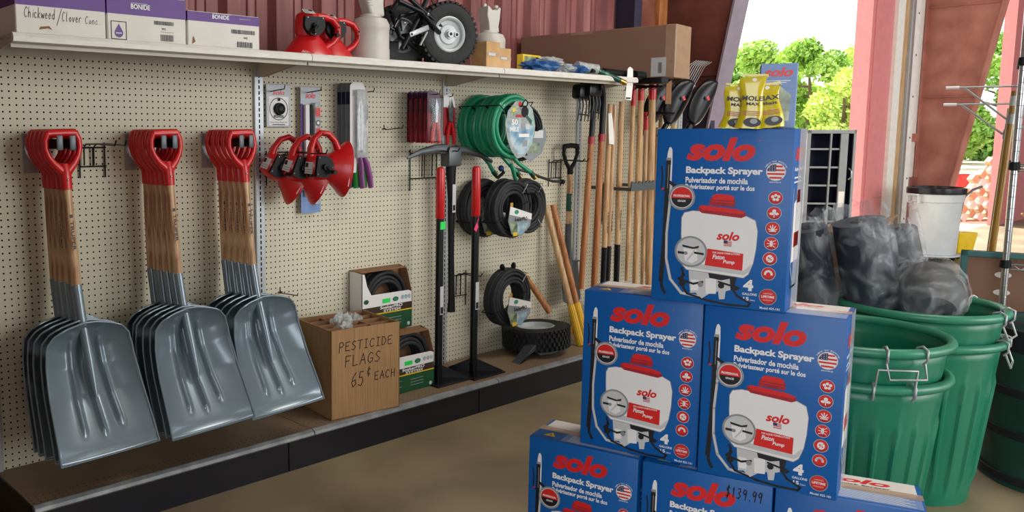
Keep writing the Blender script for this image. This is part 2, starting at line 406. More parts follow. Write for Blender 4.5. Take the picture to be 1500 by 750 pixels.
# header above the big door, and the wall between door and second frame
b = MB(); b.box(4.3, 8.5, .48, .56, 4.2, 5.2, siding); struct(b, 'trim_2')
def frame(name, X, m, fm, base, w=.105):
    """tapered web with sloped inner flange"""
    b = MB(); yi = lambda z: base - .176*z
    b.prism([(.47, 0), (.47, 5.2), (yi(5.2), 5.2), (yi(0), 0)], X-.006, X+.006, m, 'YZ')
    b.prism([(yi(0), 0), (yi(5.2), 5.2), (yi(5.2)-.016, 5.2), (yi(0)-.016, 0)], X-w, X+w, fm, 'YZ')
    b.prism([(.47, 0), (.47, 5.2), (.485, 5.2), (.485, 0)], X-w, X+w, m, 'YZ')
    b.box(X-.12, X+.12, base-.05, .49, 0, .02, m)
    for z in (1.9, 3.0):
        b.box(X-.05, X-.006, yi(z)+.0, .47, z, z+.012, m)
    return struct(b, name)
frame('column_near', 4.2, col_br, flange_m, .310)
frame('column_far', 10.3, col_br2, wood_lt if False else col_br2, .235, .10)
b = MB()   # dark panel on the foot of the near column
b.prism([(.40, 0), (.40, 1.80), (.02, 1.80), (.02, 1.30), (.1, 0)], 4.12, 4.18, dark_tr, 'YZ'); struct(b, 'trim_3')
b = MB()   # door jamb: pink post, white edge, door track, then lining
b.box(8.5, 9.3, .50, .62, 0, 5.2, pink_t); b.box(8.46, 8.5, .47, .64, 0, 5.2, pink_t); b.box(8.62, 8.65, .488, .5, 0, 5.2, pink_t)
struct(b, 'trim_4')
b = MB(); b.box(9.20, 9.42, .46, .6, 0, 5.2, white_t); struct(b, 'trim_5')
b = MB(); b.box(9.42, 9.56, .46, .5, 0, 5.2, wood_lt); b.box(9.56, 9.66, .42, .5, 0, 5.2, galv, .01); b.box(9.68, 9.85, .43, .5, 0, 5.2, white_t)
for k in range(9): b.cyl((9.78, .425, .4+k*.5), (9.78, .435, .4+k*.5), .012, black_mt, n=8)
struct(b, 'trim_6')
b = MB(); b.box(9.85, 10.3, .5, .56, 0, 5.2, white_t); b.box(9.85, 10.2, .46, .5, 1.35, 1.45, col_br2); b.box(9.85, 10.2, .44, .5, 0, .9, siding)
struct(b, 'wall_right')
b = MB(); b.box(10.6, 14.15, .48, .56, 4.0, 5.2, siding); struct(b, 'trim_7')
b = MB(); b.box(14.2, 16.1, .50, .62, 0, 5.2, pink_t); b.box(14.15, 14.21, .46, .62, 0, 5.2, pink_t); b.box(14.6, 14.63, .48, .5, 0, 5.2, pink_t); struct(b, 'trim_8')
# outdoors
b = MB(); b.box(-40, 140, .62, 28, -.10, -.02, gravel); struct(b, 'yard_ground')
b = MB()
def gh(u, v):
    x = -40+u*220; y = 28+v*80
    return (x, y, -.02+.5*v+.25*math.sin(x*.11)*v)
b.grid(gh, 30, 12, grassm); b = struct(b, 'field_ground')

# ---- trees beyond the yard
leafA = ramp_mat('leaf_green', [(.3, '6f9a3a'), (.5, '9cc452'), (.75, 'cfe48a')], .9, .6)
leafB = ramp_mat('leaf_dark_green', [(.3, '55803a'), (.5, '86b04e'), (.75, 'b8d67c')], .9, .6)
leafC = ramp_mat('leaf_yellow_green', [(.3, '9aba48'), (.5, 'c4dc6a'), (.75, 'e6efa0')], .9, .6)
bark = mat('bark', '6b5a45', .9, bump=.4)
for mm in (leafA, leafB, leafC):
    p_ = mm.node_tree.nodes['Principled BSDF']; p_.inputs['Transmission Weight'].default_value = 0
def crown(seed, m, h, w):
    R = random.Random(seed); b = MB(); V = []; F = []
    blobs = []
    for k in range(26):
        t = R.random(); a = R.random()*2*PI; rr = w*(.25+.75*math.sin(PI*min(1, .12+t*.88))**.7)*R.uniform(.35, .9)
        blobs.append((rr*math.cos(a), rr*math.sin(a), h*(.12+.84*t), R.uniform(.5, 1.05)*w*.36))
    for bx_, by_, bz_, br in blobs:
        for k in range(300):
            u = R.uniform(-1, 1); a = R.random()*2*PI; q = math.sqrt(1-u*u); r = br*R.uniform(.75, 1.12)
            c = Vector((bx_+r*q*math.cos(a), by_+r*q*math.sin(a), bz_+r*u*.85))
            n = Vector((R.gauss(0, 1), R.gauss(0, 1), R.gauss(0, 1))).normalized(); t = n.orthogonal().normalized(); s = n.cross(t)
            sz = R.uniform(.08, .19)
            i = len(V); V += [c+t*sz, c+s*sz*.6, c-t*sz, c-s*sz*.6]; F.append((i, i+1, i+2, i+3))
    b.add(V, F, m); return b
kinds = [('dense', leafA, 5.9, 2.4), ('dark', leafB, 5.4, 2.4), ('light', leafC, 5.0, 2.2)]
protos = []
tree_lab = {
 0: 'broad mid green tree',
 1: 'darker green bushy tree',
 2: 'pale yellow green leafy tree'}
def make_tree(k, loc, rz, s, label, group):
    nm, m, h, w = kinds[k]
    t = thing('leafy_tree', label, 'tree', loc, (0, 0, rz), group); t.scale = (s, s, s)
    c = crown(11+k, m, h, w).build('crown', t, smooth=0)
    b = MB(); b.tube([(0, 0, -.3), (.1, 0, 1.2), (0, .1, 2.6), (.15, 0, h*.8)], [.22, .17, .13, .04], bark, 8)
    for q in range(6):
        a = q*1.1; b.tube([(0, 0, 1.4+q*.5), (math.cos(a)*w*.5, math.sin(a)*w*.5, 2.0+q*.4)], [.07, .02], bark, 6)
    b.build('trunk', t); return t
# azimuth (from wall direction) and range seen through the two door openings
tr = []
R = random.Random(3)
def tree_at(px_, rng, k, s, z=-.1):
    # bearing of the tree as seen from the aisle, in degrees from the shelf line
    a = math.radians(px_); return (-2.2+rng*math.cos(a), -3.3+rng*math.sin(a), z)
spots = [(30, 37, 2, .72), (20.5, 37, 2, .74), (11, 37, 2, .72), (25.3, 43.5, 0, .90), (17.3, 43.5, 1, .9), (9.2, 43.5, 0, .95),
         (29.5, 50, 1, .98), (22.4, 50, 0, 1.0), (15.4, 50, 0, 1.0), (8.6, 50, 1, 1.1), (33.0, 44, 0, .9), (32.4, 57, 0, 1.1), (26.2, 57, 1, 1.15), (19.6, 57, 2, 1.25), (13.2, 57, 1, 1.2), (27.6, 63, 0, 1.2), (23.6, 63, 2, 1.3), (17.6, 63, 0, 1.2), (11.0, 63, 2, 1.3)]
firsts = {}
for i, (a, r_, k, s) in enumerate(spots):
    lp = tree_at(a, r_, k, s)
    near = 'in the front row' if r_ < 40 else ('in the middle row' if r_ < 46 else 'in the tall back row')
    lab = '%s %s beyond the yard' % (tree_lab[k], near)
    g = '%s trees %s' % (['mid green', 'dark green', 'yellow green'][k], near)
    if k not in firsts:
        firsts[k] = make_tree(k, lp, i*1.3, s, lab, g)
    else:
        t = dup(firsts[k], lp, (0, 0, i*1.3), lab, scale=(s, s, s)); t['group'] = g

# ================================================================== SHELVING RUN
g = thing('gondola_shelving', 'long cream pegboard wall shelving unit with upper and base shelves', 'shelving')
UX = [-1.2575, -.038, 1.1811, 2.4003, 3.6195]
for i in range(4):
    b = MB(); b.box(UX[i], UX[i+1], 0, .006, .16, 1.80, peg); b.build('pegboard_panel', g, smooth=0)
    if i == 0 or True:
        b = MB(); b.box(UX[i]+.002, UX[i+1]-.002, -.39, 0, .150, .165, shelf_top); b.build('base_shelf', g, smooth=0)
    b = MB()
    x0, x1 = UX[i]+.003, UX[i+1]-.003
    b.prism([(-.392, .166), (-.400, .168), (-.418, .160), (-.422, .148), (-.414, .140), (-.392, .150)], x0, x1, rail_m, 'YZ')
    b.build('base_price_rail', g)
    b = MB(); b.box(x0-.12 if i else x0, x1-.12, -.392, -.375, 0, .15, kick); b.build('kick_plate', g, smooth=0)
b = MB()
b.box(-1.262, -1.256, -.39, .03, 0, .165, black_mt); b.build('end_panel', g, smooth=0)
for x in UX[0:1]+UX[1:]:
    b = MB(); b.box(-.025, .025, -.014, .03, .10, 1.81, upr, .003, 1); b.build('upright', g, loc=(x, 0, 0))
for i in range(3):
    x0, x1 = UX[i]+.004, UX[i+1]-.004
    if i == 2: x1 -= .0
    t = MB(); z = 1.79
    t.box(x0, x1, -.40, -.01, z-.006, z, shelf_w)
    t.box(x0, x1, -.385, -.375, z-.045, z-.006, shelf_w); t.box(x0, x1, -.02, -.01, z-.04, z-.006, shelf_w)
    t.box(x0+.01, x1-.01, -.26, -.24, z-.022, z-.006, shelf_w)
    u = t.build('upper_shelf', g, smooth=0)
    t = MB(); t.prism([(-.402, z+.003), (-.412, z), (-.420, z-.012), (-.418, z-.028), (-.400, z-.032), (-.398, z-.005)], x0-.002, x1+.002, lip_w, 'YZ')
    t.build('shelf_lip', u)
for x in UX[:4]:
    for s in (-1, 1):
        if x == UX[0] and s < 0: continue
        t = MB(); t.prism([(0, 1.78), (-.36, 1.778), (-.36, 1.762), (-.06, 1.715), (0, 1.715)], x+s*.012-.0015, x+s*.012+.0015, shelf_w, 'YZ')
        t.build('shelf_bracket', g, smooth=0)

# ================================================================== SCOOP SHOVELS
def blade_pt(s, t):
    ks = [0, .025, .06, .12, .2, .32, .5, .75, 1]; ws = [.016, .045, .082, .128, .154, .162, .170, .177, .184]
    def lerp(K, Vv, x):
        for i in range(len(K)-1):
            if x <= K[i+1]:
                f = (x-K[i])/(K[i+1]-K[i]); return Vv[i]+(Vv[i+1]-Vv[i])*f
        return Vv[-1]
    w = lerp(ks, ws, s)
    cs = [0, .06, .14, .24, .38, .6, 1]
    y = lerp(cs, [-.052, -.034, -.016, -.006, -.012, -.050, -.178], s); z = lerp(cs, [-.690, -.712, -.745, -.785, -.848, -.948, -1.150], s)
    x = w*t
    lift = lerp([0, .1, .3, .6, .9, 1], [.036, .070, .076, .060, .026, .010], s)*abs(t)**2.4
    top = .030*math.exp(-(s/.05)**2)*(1-abs(t))
    rib = 0
    for xc, s0, s1, hh in ((-.066, .10, .82, .017), (0, .30, .84, .019), (.066, .10, .80, .017)):
        xx = xc*(.72+.42*s)
        if s0 < s < s1+.04:
            e = min(1, (s-s0)/.08)*min(1, max(0, (s1+.04-s)/.05)); rib += hh*e*math.exp(-((x-xx)/.0095)**2)
    dimple = .012*sum(math.exp(-(((x-q)/.014)**2+((s-.1)/.025)**2)) for q in (-.048, .048))
    out = lift+rib+dimple-.004*math.exp(-((s-.95)/.012)**2)
    return (x, y-out*.85, z+out*.38)
def make_shovel(label, group):
    t = thing('scoop_shovel', label, 'shovel', group=group)
    b = MB(); NS = 56; NT = 60
    def sm(u): return u**1.25
    b.grid(lambda u, v: blade_pt(sm(u), v*2-1), NS, NT, scoop_m)
    o = b.build('scoop_blade', t, smooth=1.2)
    md = o.modifiers.new('thick', 'SOLIDIFY'); md.thickness = .0022
    r = MB()
    P = [blade_pt(sm(1-i/40), -1) for i in range(41)] + [blade_pt(sm(i/40), 1) for i in range(1, 41)]
    r.tube(P, .0042, scoop_m, 8); r.tube([blade_pt(1, v/10-1) for v in range(21)], .0022, scoop_m, 6)
    r.build('rolled_edge', t)
    b = MB(); b.tube([(0, .0, -.545), (0, -.016, -.66), (0, -.036, -.75), (0, -.056, -.83), (0, -.074, -.90), (0, -.090, -.955)], [.0185, .0175, .018, .0165, .012, .006], scoop_m, 16)
    b.build('socket', t)
    b = MB(); b.tube([(0, 0, -.165), (0, 0, -.30), (0, 0, -.45), (0, .0, -.555)], [.0165, .0180, .0178, .0172], wood, 16)
    h = b.build('handle', t)
    b = MB(); b.M = Matrix.Translation((0, -.0183, -.36)) @ Matrix.Rotation(PI/2, 4, 'Y')
    b.text('TRUPER', -.055, .055, -.0065, .0065, -.0002, print_black, .02); b.rect(-.078, -.066, -.006, .006, -.0002, print_black)
    b.build('brand_lettering', h, smooth=0)
    b = MB()
    b.tube([(-.052, 0, .016), (-.02, 0, .017), (.02, 0, .017), (.052, 0, .016)], [.0165, .0165, .0165, .0165], red_pl, 14, flat=1)
    for s in (-1, 1):
        b.tube([(s*.030, 0, .017), (s*.052, 0, .014), (s*.062, 0, -.008), (s*.063, 0, -.038), (s*.055, 0, -.066), (s*.038, 0, -.094), (s*.014, 0, -.118), (s*.004, 0, -.135)],
               [.0150, .0155, .0125, .0110, .0115, .0135, .0180, .0160], red_pl, 14)
    b.tube([(0, 0, -.095), (0, 0, -.125), (0, 0, -.165), (0, 0, -.190)], [.014, .022, .0215, .0205], red_pl, 18)
    dg = b.build('grip', t, smooth=1.2)
    b = MB(); b.ball((0, -.0215, -.155), .0045, chrome, 10); b.build('rivet', dg)
    return t
order_txt = ['furthest back against the pegboard', 'second from the pegboard', 'third from the pegboard', 'fourth from the pegboard', 'fifth from the pegboard', 'sixth from the pegboard']
sh0 = None
for gname, gx, n in (('leftmost bunch', -1.030, 5), ('middle bunch', -.618, 6), ('right bunch', -.262, 5)):
    for i in range(n):
        y = -.035-(.165 if n == 5 else .17)/(n-1)*i - .01
        place = 'front scoop facing out' if i == n-1 else order_txt[i]
        lab = 'gray scoop shovel in the %s, %s' % (gname, place)
        loc = (gx+random.uniform(-.003, .003), y, 1.445); rot = (-.075*i/(n-1), -.022-.016*i/(n-1)+random.uniform(-.004, .004), random.uniform(-.02, .02))
        grp = 'scoop shovels in the '+gname
        if sh0 is None:
            sh0 = make_shovel(lab, grp); sh0.location = loc; sh0.rotation_euler = rot
        else:
            s_ = dup(sh0, loc, rot, lab); s_['group'] = grp
    hk = thing('utility_hook', 'steel utility hook carrying the %s of scoop shovels' % gname, 'hook', (gx, 0, 1.40))
    b = MB(); b.box(-.075, -.02, -.006, 0, -.09, .06, galv, .002, 1); b.build('back_plate', hk)
    for s in (-1, 1):
        b = MB(); b.box(s*.024-.003, s*.024+.003, -.25, -.004, .005, .040, black_mt, .001, 1); b.box(s*.024-.012, s*.024+.012, -.256, -.25, .0, .055, gray_mt, .004, 2); b.build('arm', hk)

# ================================================================== WIRE BRACKETS AND PEG HOOKS
def wire_bracket(x, z, w, h, prong, label, px_=0.3, m=None):
    m = m or black_mt
    t = thing('wire_bracket', label, 'bracket', (x, -.008, z))
    b = MB(); r = .0032
    for xx in (0, w): b.tube([(xx, 0, .02), (xx, 0, -h-.02)], r, m, 8)
    for zz in (-.0, -h*.75): b.tube([(-.004, -.004, zz), (w+.004, -.004, zz)], r, m, 8)
    b.tube([(w*.5, -.006, 0), (w*.5, -.006, -h*.75)], r, m, 8)
    b.build('grid_frame', t)
    for xx in (w*px_, w*(px_+.38)):
        b = MB(); b.tube([(xx, -.008, -h*.7), (xx, -.010, .0), (xx, -.03, .014), (xx, -prong*.5, .016), (xx, -prong, .012), (xx, -prong-.012, .030)], r, m, 8)
        b.build('prong', t)
    return t
wire_bracket(-.885, 1.405, .105, .10, .30, 'dark green wire bracket with long prongs between the left and middle shovel bunches', .15)
wire_bracket(.915, 1.355, .20, .18, .20, 'black wire bracket under the red pruner packs', .4, black_mt)
wire_bracket(2.10, 1.28, .12, .13, .24, 'black wire bracket behind the D handle spade', .1)
wire_bracket(1.262, .66, .10, .16, .16, 'black wire bracket behind the lowest soaker hose coil', .1)
wire_bracket(.0, 1.36, .12, .12, .33, 'black wire bracket carrying the three red hand spreaders', .4)
def peg_hook(x, z, L, label, tip=.02, group=None, name='peg_hook'):
    t = thing(name, label, 'hook', (x, 0, z), group=group)
    b = MB(); b.tube([(0, .0, .02), (0, -.004, .0), (0, -.012, -.004), (0, -L*.5, 0), (0, -L, .004), (0, -L-.006, tip)], .0026, black_mt, 8)
    b.tube([(-.012, -.004, 0), (.012, -.004, 0)], .003, black_mt, 8); b.build('wire', t); return t
peg_hook(.02, 1.655, .13, 'black peg hook through the small silver pump head card')
peg_hook(.225, 1.655, .13, 'black peg hook through the long silver wand card')
peg_hook(.535, 1.66, .15, 'black peg hook holding the lopping shears')
peg_hook(.735, 1.483, .14, 'empty black peg hook on the pegboard between shears and red pruners')
peg_hook(.075, .708, .14, 'empty bent peg hook low on the pegboard above the flags box', .015)
peg_hook(.915, 1.655, .22, 'black peg hook through the row of red pruner packs')
peg_hook(1.165, 1.655, .07, 'black peg hook holding the single red pruner card')
def loop_hook(x, z, L, label):
    t = thing('loop_hook', label, 'hook', (x, 0, z))
    b = MB(); b.tube([(0, 0, .03), (0, -.006, 0), (0, -L*.6, 0), (0, -L, 0)], .004, black_mt, 8)
    P = [(.0+.02*math.sin(a), -L-.012+.015*math.cos(a), .016-.016*math.cos(a)) for a in [i*2*PI/12 for i in range(13)]]
    b.tube([(0, -L, 0), (.028, -L-.01, .0), (.034, -L-.012, .02), (.016, -L-.012, .034), (-.004, -L-.01, .018), (0, -L, 0)], .0038, black_mt, 8)
    b.build('wire', t); return t
loop_hook(1.42, 1.605, .34, 'black loop ended hook through the green hose coils')
loop_hook(1.56, 1.125, .33, 'black loop ended hook through the black soaker hose coils')
loop_hook(1.80, 1.475, .12, 'short black hook holding the black hose coil behind the green hoses')

# ================================================================== CARDED GOODS ON THE PEGBOARD
t = thing('pump_head_card', 'small silver card with red lettering and a round black pump cap', 'packaged part', (.063, -.022, 1.585))
b = MB(); b.box(-.068, .068, 0, .003, -.095, .10, silver_c, .001, 1); b.build('backing_card', t)
b = MB(); b.rect(-.055, .055, -.088, .045, -.0005, white_pr); b.ring(0, -.012, .048, .052, -.001, print_black); b.text('solo', -.034, .034, .052, .075, -.0008, solo_red, .02, .3)
b.text('Piston Pump Repair Kit', -.048, .048, -.078, -.070, -.0012, print_black); b.rect(-.035, .035, -.086, -.082, -.0012, print_black); b.build('front_print', t, smooth=0)
b = MB(); b.lathe([(.0001, -.024), (.012, -.024), (.016, -.02), (.026, -.018), (.029, -.004), (.029, 0)], black_pl, (0, 0, -.012), 'Y', 20); b.box(-.026, .026, -.006, 0, -.052, -.04, gray_mt, .002, 1); b.ball((0, -.006, .03), .006, black_pl, 8); b.build('pump_cap', t)

t = thing('spray_wand_card', 'tall silver card with a boxed spray wand and blue foot', 'packaged part', (.24, -.03, 1.38))
b = MB(); b.box(-.058, .058, 0, .003, -.30, .30, silver_c, .001, 1); b.box(-.058, .058, -.001, 0, -.30, -.20, solo_blue2); b.text('solo', -.03, .03, .245, .275, -.0012, solo_red, .02, .3)
b.box(-.058, -.045, -.001, 0, -.2, .22, purple); b.box(.045, .058, -.001, 0, -.2, .22, purple)
b.build('backing_card', t, smooth=0)
b = MB(); b.box(-.042, -.018, -.02, -.001, -.22, .215, white_pr, .003); b.box(-.016, -.002, -.022, -.001, -.22, .215, black_pl, .003); b.tube([(.022, -.014, -.26), (.022, -.014, .1), (.02, -.014, .2)], .007, print_lgray, 10); b.build('wand', t)
b = MB(); b.box(.004, .042, -.030, -.001, -.26, .225, foil, .009); b.build('clear_blister', t)
b = MB(); b.disc(.023, .13, .013, -.0315, print_black); b.disc(.023, .13, .008, -.032, white_pr); b.rect(.012, .034, .08, .105, -.0312, solo_red); b.rect(.010, .036, .16, .2, -.0312, solo_red); b.build('front_print', t, smooth=0)

grips = [('purple grips', mat('purple_grip', '7c3f7c', .5)), ('teal grips', mat('teal_grip', '1c5f74', .5)), ('green grips', mat('green_grip', '1f9a3a', .5)), ('mauve grips', mat('mauve_grip', '8a4a8a', .5))]
for i in range(4):
    gm = grips[i][1]
    t = thing('lopping_shears', ['carded shears with purple grips, nearest the pegboard', 'carded shears with teal grips, second from the pegboard', 'carded shears with green grips, third from the pegboard', 'front carded shears with mauve grips and white card'][i], 'shears', (.460+.004*i, -.03-.028*i, 1.47), (0, 0, -.05), 'carded shears hanging on one hook'); t.scale = (.72, 1, 1)
    b = MB(); b.prism([(-.075, -.20), (.075, -.20), (.075, .14), (.055, .20), (.03, .235), (-.05, .235), (-.075, .22)], 0, .002, white_pr if i == 3 else silver_c, 'XZ')
    if i < 3: b.rect(-.075, .075, .13, .19, -.0006, navy_c)
    if i == 3:
        b.plate([(.045, .02), (.074, .06), (.074, .13), (.04, .10)], -.0006, purple); b.plate([(.03, -.19), (.074, -.19), (.074, -.02), (.05, -.1)], -.0006, mat('leaf_print', '7aa33a', .4)); b.plate([(.055, .10), (.074, .12), (.06, .19), (.045, .18)], -.0006, MATS['leaf_print'])
        b.rect(-.06, -.02, .17, .2, -.0006, print_lgray)
    b.build('backing_card', t, smooth=0)
    b = MB()
    for s in (-1, 1):
        b.prism([(s*.004, -.10), (s*.020, -.09), (s*.030, .03), (s*.020, .12), (s*.006, .17), (s*.004, .05)], -.014+s*.002, -.010+s*.002, chrome, 'XZ')
    b.cyl((0, -.02, -.10), (0, -.006, -.10), .012, black_mt); b.build('blades', t)
    for s in (-1, 1):
        b = MB(); sp = .012+.010*i
        b.tube([(s*.012, -.012, -.10), (s*.026+.01*i, -.012, -.16), (s*.036+.014*i, -.012, -.22), (s*.036+.018*i, -.012, -.275)], [.010, .017, .019, .017], gm, 12); b.build('grip', t)
    b = MB(); b.box(-.045, .05, -.026, -.002, -.13, .20, foil, .010); b.build('clear_blister', t)

mat('plum_card', '4a2440', .35, var=.15, coat=.4)
def pruner(label, loc, front, group=None, h=0):
    t = thing('hand_pruner', label, 'pruner', loc, group=group)
    b = MB()
    if front == 2: b.prism([(-.045, -.10), (.045, -.10), (.045, .05), (.03, .09), (-.045, .11)], 0, .002, red_dk, 'XZ'); b.prism([(-.045, .05), (.045, .05), (.04, .075), (.03, .11), (0, .125), (-.045, .11)], -.0008, 0, white_pr, 'XZ')
    else: b.prism([(-.048, -.13), (.048, -.13), (.048, .08), (.03, .125), (-.03, .135), (-.048, .12)], 0, .002, MATS['plum_card'], 'XZ'); b.rect(-.042, .042, -.125, .02, -.0006, red_dk)
    b.build('backing_card', t, smooth=0)
    b = MB(); b.prism([(-.008, -.02), (.012, -.02), (.020, .05), (.004, .095), (-.004, .05)], -.014, -.010, chrome, 'XZ'); b.prism([(-.015, -.02), (0, -.03), (-.006, .04), (-.024, .06)], -.017, -.013, gray_mt, 'XZ'); b.cyl((0, -.02, -.02), (0, -.008, -.02), .010, chrome); b.build('blades', t)
    for s in (-1, 1):
        b = MB(); b.tube([(s*.006, -.013, -.03), (s*.018, -.013, -.07), (s*.026, -.013, -.11), (s*.024, -.013, -.15 if front == 2 else -.135)], [.007, .011, .011, .008], red_pl, 10); b.build('grip', t)
    if front != 2: b = MB(); b.box(-.044, .044, -.028, -.002, -.126, .095, film if front else MATS['red_film'], .009); b.build('clear_blister', t)
    return t
mat('red_film', '9a2232', .15, var=.3, alpha=.4, spec=.8)
for i in range(5):
    pruner('boxed red handled pruner, ' + ['at the back of the row', 'second in the row', 'third in the row', 'fourth in the row', 'front pack of the row showing its blades'][i], (.915+.0*i, -.035-.037*i, 1.545), 1 if i == 4 else 0, 'red pruner packs in a row on one hook')
pruner('single red handled pruner on a red and white card beside the row', (1.165, -.05, 1.55), 2)

# ================================================================== HAND SPREADERS
def make_spreader(label, group=None):
    t = thing('hand_spreader', label, 'spreader', group=group)
    b = MB()   # skirt: flaring guard, axis along +X
    b.lathe([(.040, .012), (.052, .020), (.066, .035), (.094, .070), (.122, .100), (.128, .112), (.124, .113), (.090, .074), (.056, .032), (.02, .02)], red_pl, (0.0, 0, 0), 'X', 40, sx=.70, sy=1); b.build('spreading_guard', t, smooth=.9)
    b = MB()   # hopper
    b.lathe([(.001, -.078), (.036, -.078), (.052, -.068), (.060, -.035), (.060, .0), (.052, .026), (.001, .03)], red_pl, (0, .004, 0), 'X', 28, sx=.80, sy=1)
    b.build('hopper', t, smooth=.9)
    b = MB()   # loop handle
    b.tube([(-.062, 0, .03), (-.066, 0, .075), (-.055, 0, .120), (-.026, 0, .148), (.012, 0, .148), (.045, 0, .122), (.068, 0, .085), (.080, 0, .055)], [.018, .015, .0135, .014, .0145, .0145, .016, .018], red_pl, 14, flat=1.35)
    for k in range(4): b.cyl((-.022+.018*k, -.0205, .146-.004*k*k), (-.022+.018*k, -.016, .146-.004*k*k), .004, black_pl, n=8)
    b.build('handle', t, smooth=1)
    b = MB()
    b.prism([(-.055, -.046)]+[(-.030+.056*math.sin(PI*i/12), -.052*math.cos(PI*i/12)) for i in range(1, 12)]+[(-.055, .046)], -.066, -.044, black_pl, 'XZ')
    gb = b.build('gear_cover', t)
    b = MB(); b.tube([(-.015, -.066, .0), (-.015, -.082, .0)], .014, black_pl, 14); b.tube([(-.015, -.08, .0), (.0, -.082, -.012), (.02, -.084, -.022)], [.009, .007, .006], black_pl, 10); b.cyl((.012, -.085, -.02), (.012, -.115, -.02), .009, black_pl)
    b.build('crank', gb)
    b = MB()
    for x, z in ((-.048, .036), (-.048, -.036), (.018, .0)): b.ball((x, -.0665, z), .0035, chrome, 8)
    b.build('screws', gb)
    b = MB(); b.M = at(-.078, -.030, -.012, .0, 0) @ Matrix.Rotation(-1.0, 4, 'Z'); b.rect(-.020, .020, -.026, .026, -.001, print_lgray); b.rect(-.018, -.004, .002, .022, -.0015, print_black); b.rect(-.018, .018, -.02, -.016, -.0015, print_gray); b.rect(-.018, .018, -.01, -.006, -.0015, print_gray); b.build('label', t, smooth=0)
    b = MB(); b.M = Matrix.Translation((.098, -.078, -.045)) @ Matrix.Rotation(.75, 4, 'Z') @ Matrix.Rotation(-PI/2+.25, 4, 'Y'); b.text('EARTHWAY', -.03, .03, -.006, .006, -.004, white_pr, .02); b.build('brand_lettering', t, smooth=0)
    return t
sp0 = make_spreader('red hand spreader hanging on the bracket, nearest the camera', 'red hand spreaders hanging in a row')
sp0.location = (.115, -.285, 1.313); sp0.rotation_euler = (0, .12, -.22)
dup(sp0, (.060, -.195, 1.30), (0, .40, -.22), 'red hand spreader hanging in the middle of the three')
dup(sp0, (.005, -.105, 1.302), (0, .50, -.22), 'red hand spreader hanging nearest the pegboard')
q = dup(sp0, (.055, -.265, 1.904), (0, PI/2, -.15), 'red hand spreader standing on the upper shelf, front one'); q['group'] = 'red hand spreaders standing on the upper shelf'
q = dup(sp0, (.225, -.20, 1.904), (0, PI/2, -.15), 'red hand spreader standing on the upper shelf behind the first, touching the jug'); q['group'] = 'red hand spreaders standing on the upper shelf'

# ================================================================== HOSE COILS
def coil(b, R0, turns, m, r, depth, seed=0, n=40, lay=2):
    """turns of hose stacked front to back and in layers, axis along Y"""
    rr = random.Random(seed)
    for k in range(turns):
        la = k % lay; row = k//lay
        rad = R0 - la*r*1.9 + rr.uniform(-.003, .003); y = -depth/2 + (row+.5)*depth/math.ceil(turns/lay)
        ph = rr.random()*6; dx, dz = rr.uniform(-.004, .004), rr.uniform(-.004, .004)
        P = [(dx+rad*math.cos(a+ph), y+.003*math.sin(2*a+ph), dz+rad*math.sin(a+ph)) for a in [2*PI*i/n for i in range(n)]]
        b.tube(P, r, m, 10, closed=True)
def strap(b, R, r, depth, ang, m):
    c, s = math.cos(ang), math.sin(ang); lo = R-r*4.2; hi = R+r*1.5
    b.tube([(c*lo, -depth/2-r, s*lo), (c*hi, -depth/2-r, s*hi), (c*hi, depth/2+r, s*hi), (c*lo, depth/2+r, s*lo)], .0032, m, 6, closed=True)
mirr = mat('green_hose_dark', '0f5f49', .35)
for i, (x, y, z, lab) in enumerate(((1.430, -.055, 1.500, 'green garden hose coil nearest the pegboard'), (1.425, -.160, 1.500, 'green garden hose coil in the middle of three'), (1.415, -.270, 1.500, 'front green garden hose coil with a printed card'))):
    t = thing('garden_hose_coil', lab, 'hose', (x, y, z), (0, 0, -.02), 'green garden hose coils on one hook')
    b = MB(); coil(b, .160, 6, green_h, .0125, .066, i, lay=2); b.build('hose', t)
    b = MB(); strap(b, .160, .0125, .07, 2.5, black_pl); strap(b, .160, .0125, .07, 5.2, black_pl); strap(b, .160, .0125, .07, .8, black_pl); b.build('ties', t)
    b = MB(); sx = [-.02, .03, .0][i]
    b.tube([(sx, -.01, -.158), (sx+.05, -.02, -.205), (sx+.08+.03*i, -.03, -.255)], .0115, green_h, 10)
    b.tube([(sx+.08+.03*i, -.03, -.255), (sx+.10+.03*i, -.033, -.275)], .014, dgreen, 12); b.tube([(sx+.10+.03*i, -.033, -.275), (sx+.113+.03*i, -.035, -.288)], .013, brass, 12); b.build('coupling', t)
    if i == 2:
        b = MB(); K = [(-.110, .01), (-.09, .08), (-.03, .130), (.05, .135), (.11, .09), (.135, .0), (.11, -.10), (.05, -.165), (-.01, -.175), (-.06, -.13), (-.095, -.06)]
        b.plate(K, -.058, foil)
        b.plate([(-.085, .02), (.12, .0), (.115, -.06), (.05, -.15), (.0, -.155), (-.07, -.08)], -.0584, label_bl)
        b.text('50', -.06, -.01, .005, .035, -.0590, white_pr, .03); b.text('MILE', -.07, .0, -.03, -.005, -.0590, white_pr, .03); b.rect(.0, .085, -.06, -.042, -.0590, white_pr); b.rect(.015, .045, -.02, .012, -.0590, print_gray); b.rect(.055, .085, -.018, .010, -.0590, print_lgray); b.rect(.03, .07, -.11, -.075, -.0590, print_gray)
        b.rect(-.03, .05, .045, .060, -.0590, red_dk); b.plate([(-.07, .05), (-.02, .06), (.0, .11), (-.05, .10)], -.0588, label_gr); b.disc(.005, .115, .014, -.0590, solo_red); b.disc(-.045, .085, .012, -.0590, yel_pr)
        b.disc(.045, .075, .030, -.0592, black_pl); b.plate([(.06, .06), (.105, .03), (.10, .005), (.05, .05)], -.0593, dgreen)
        b.build('printed_card', t, smooth=0)
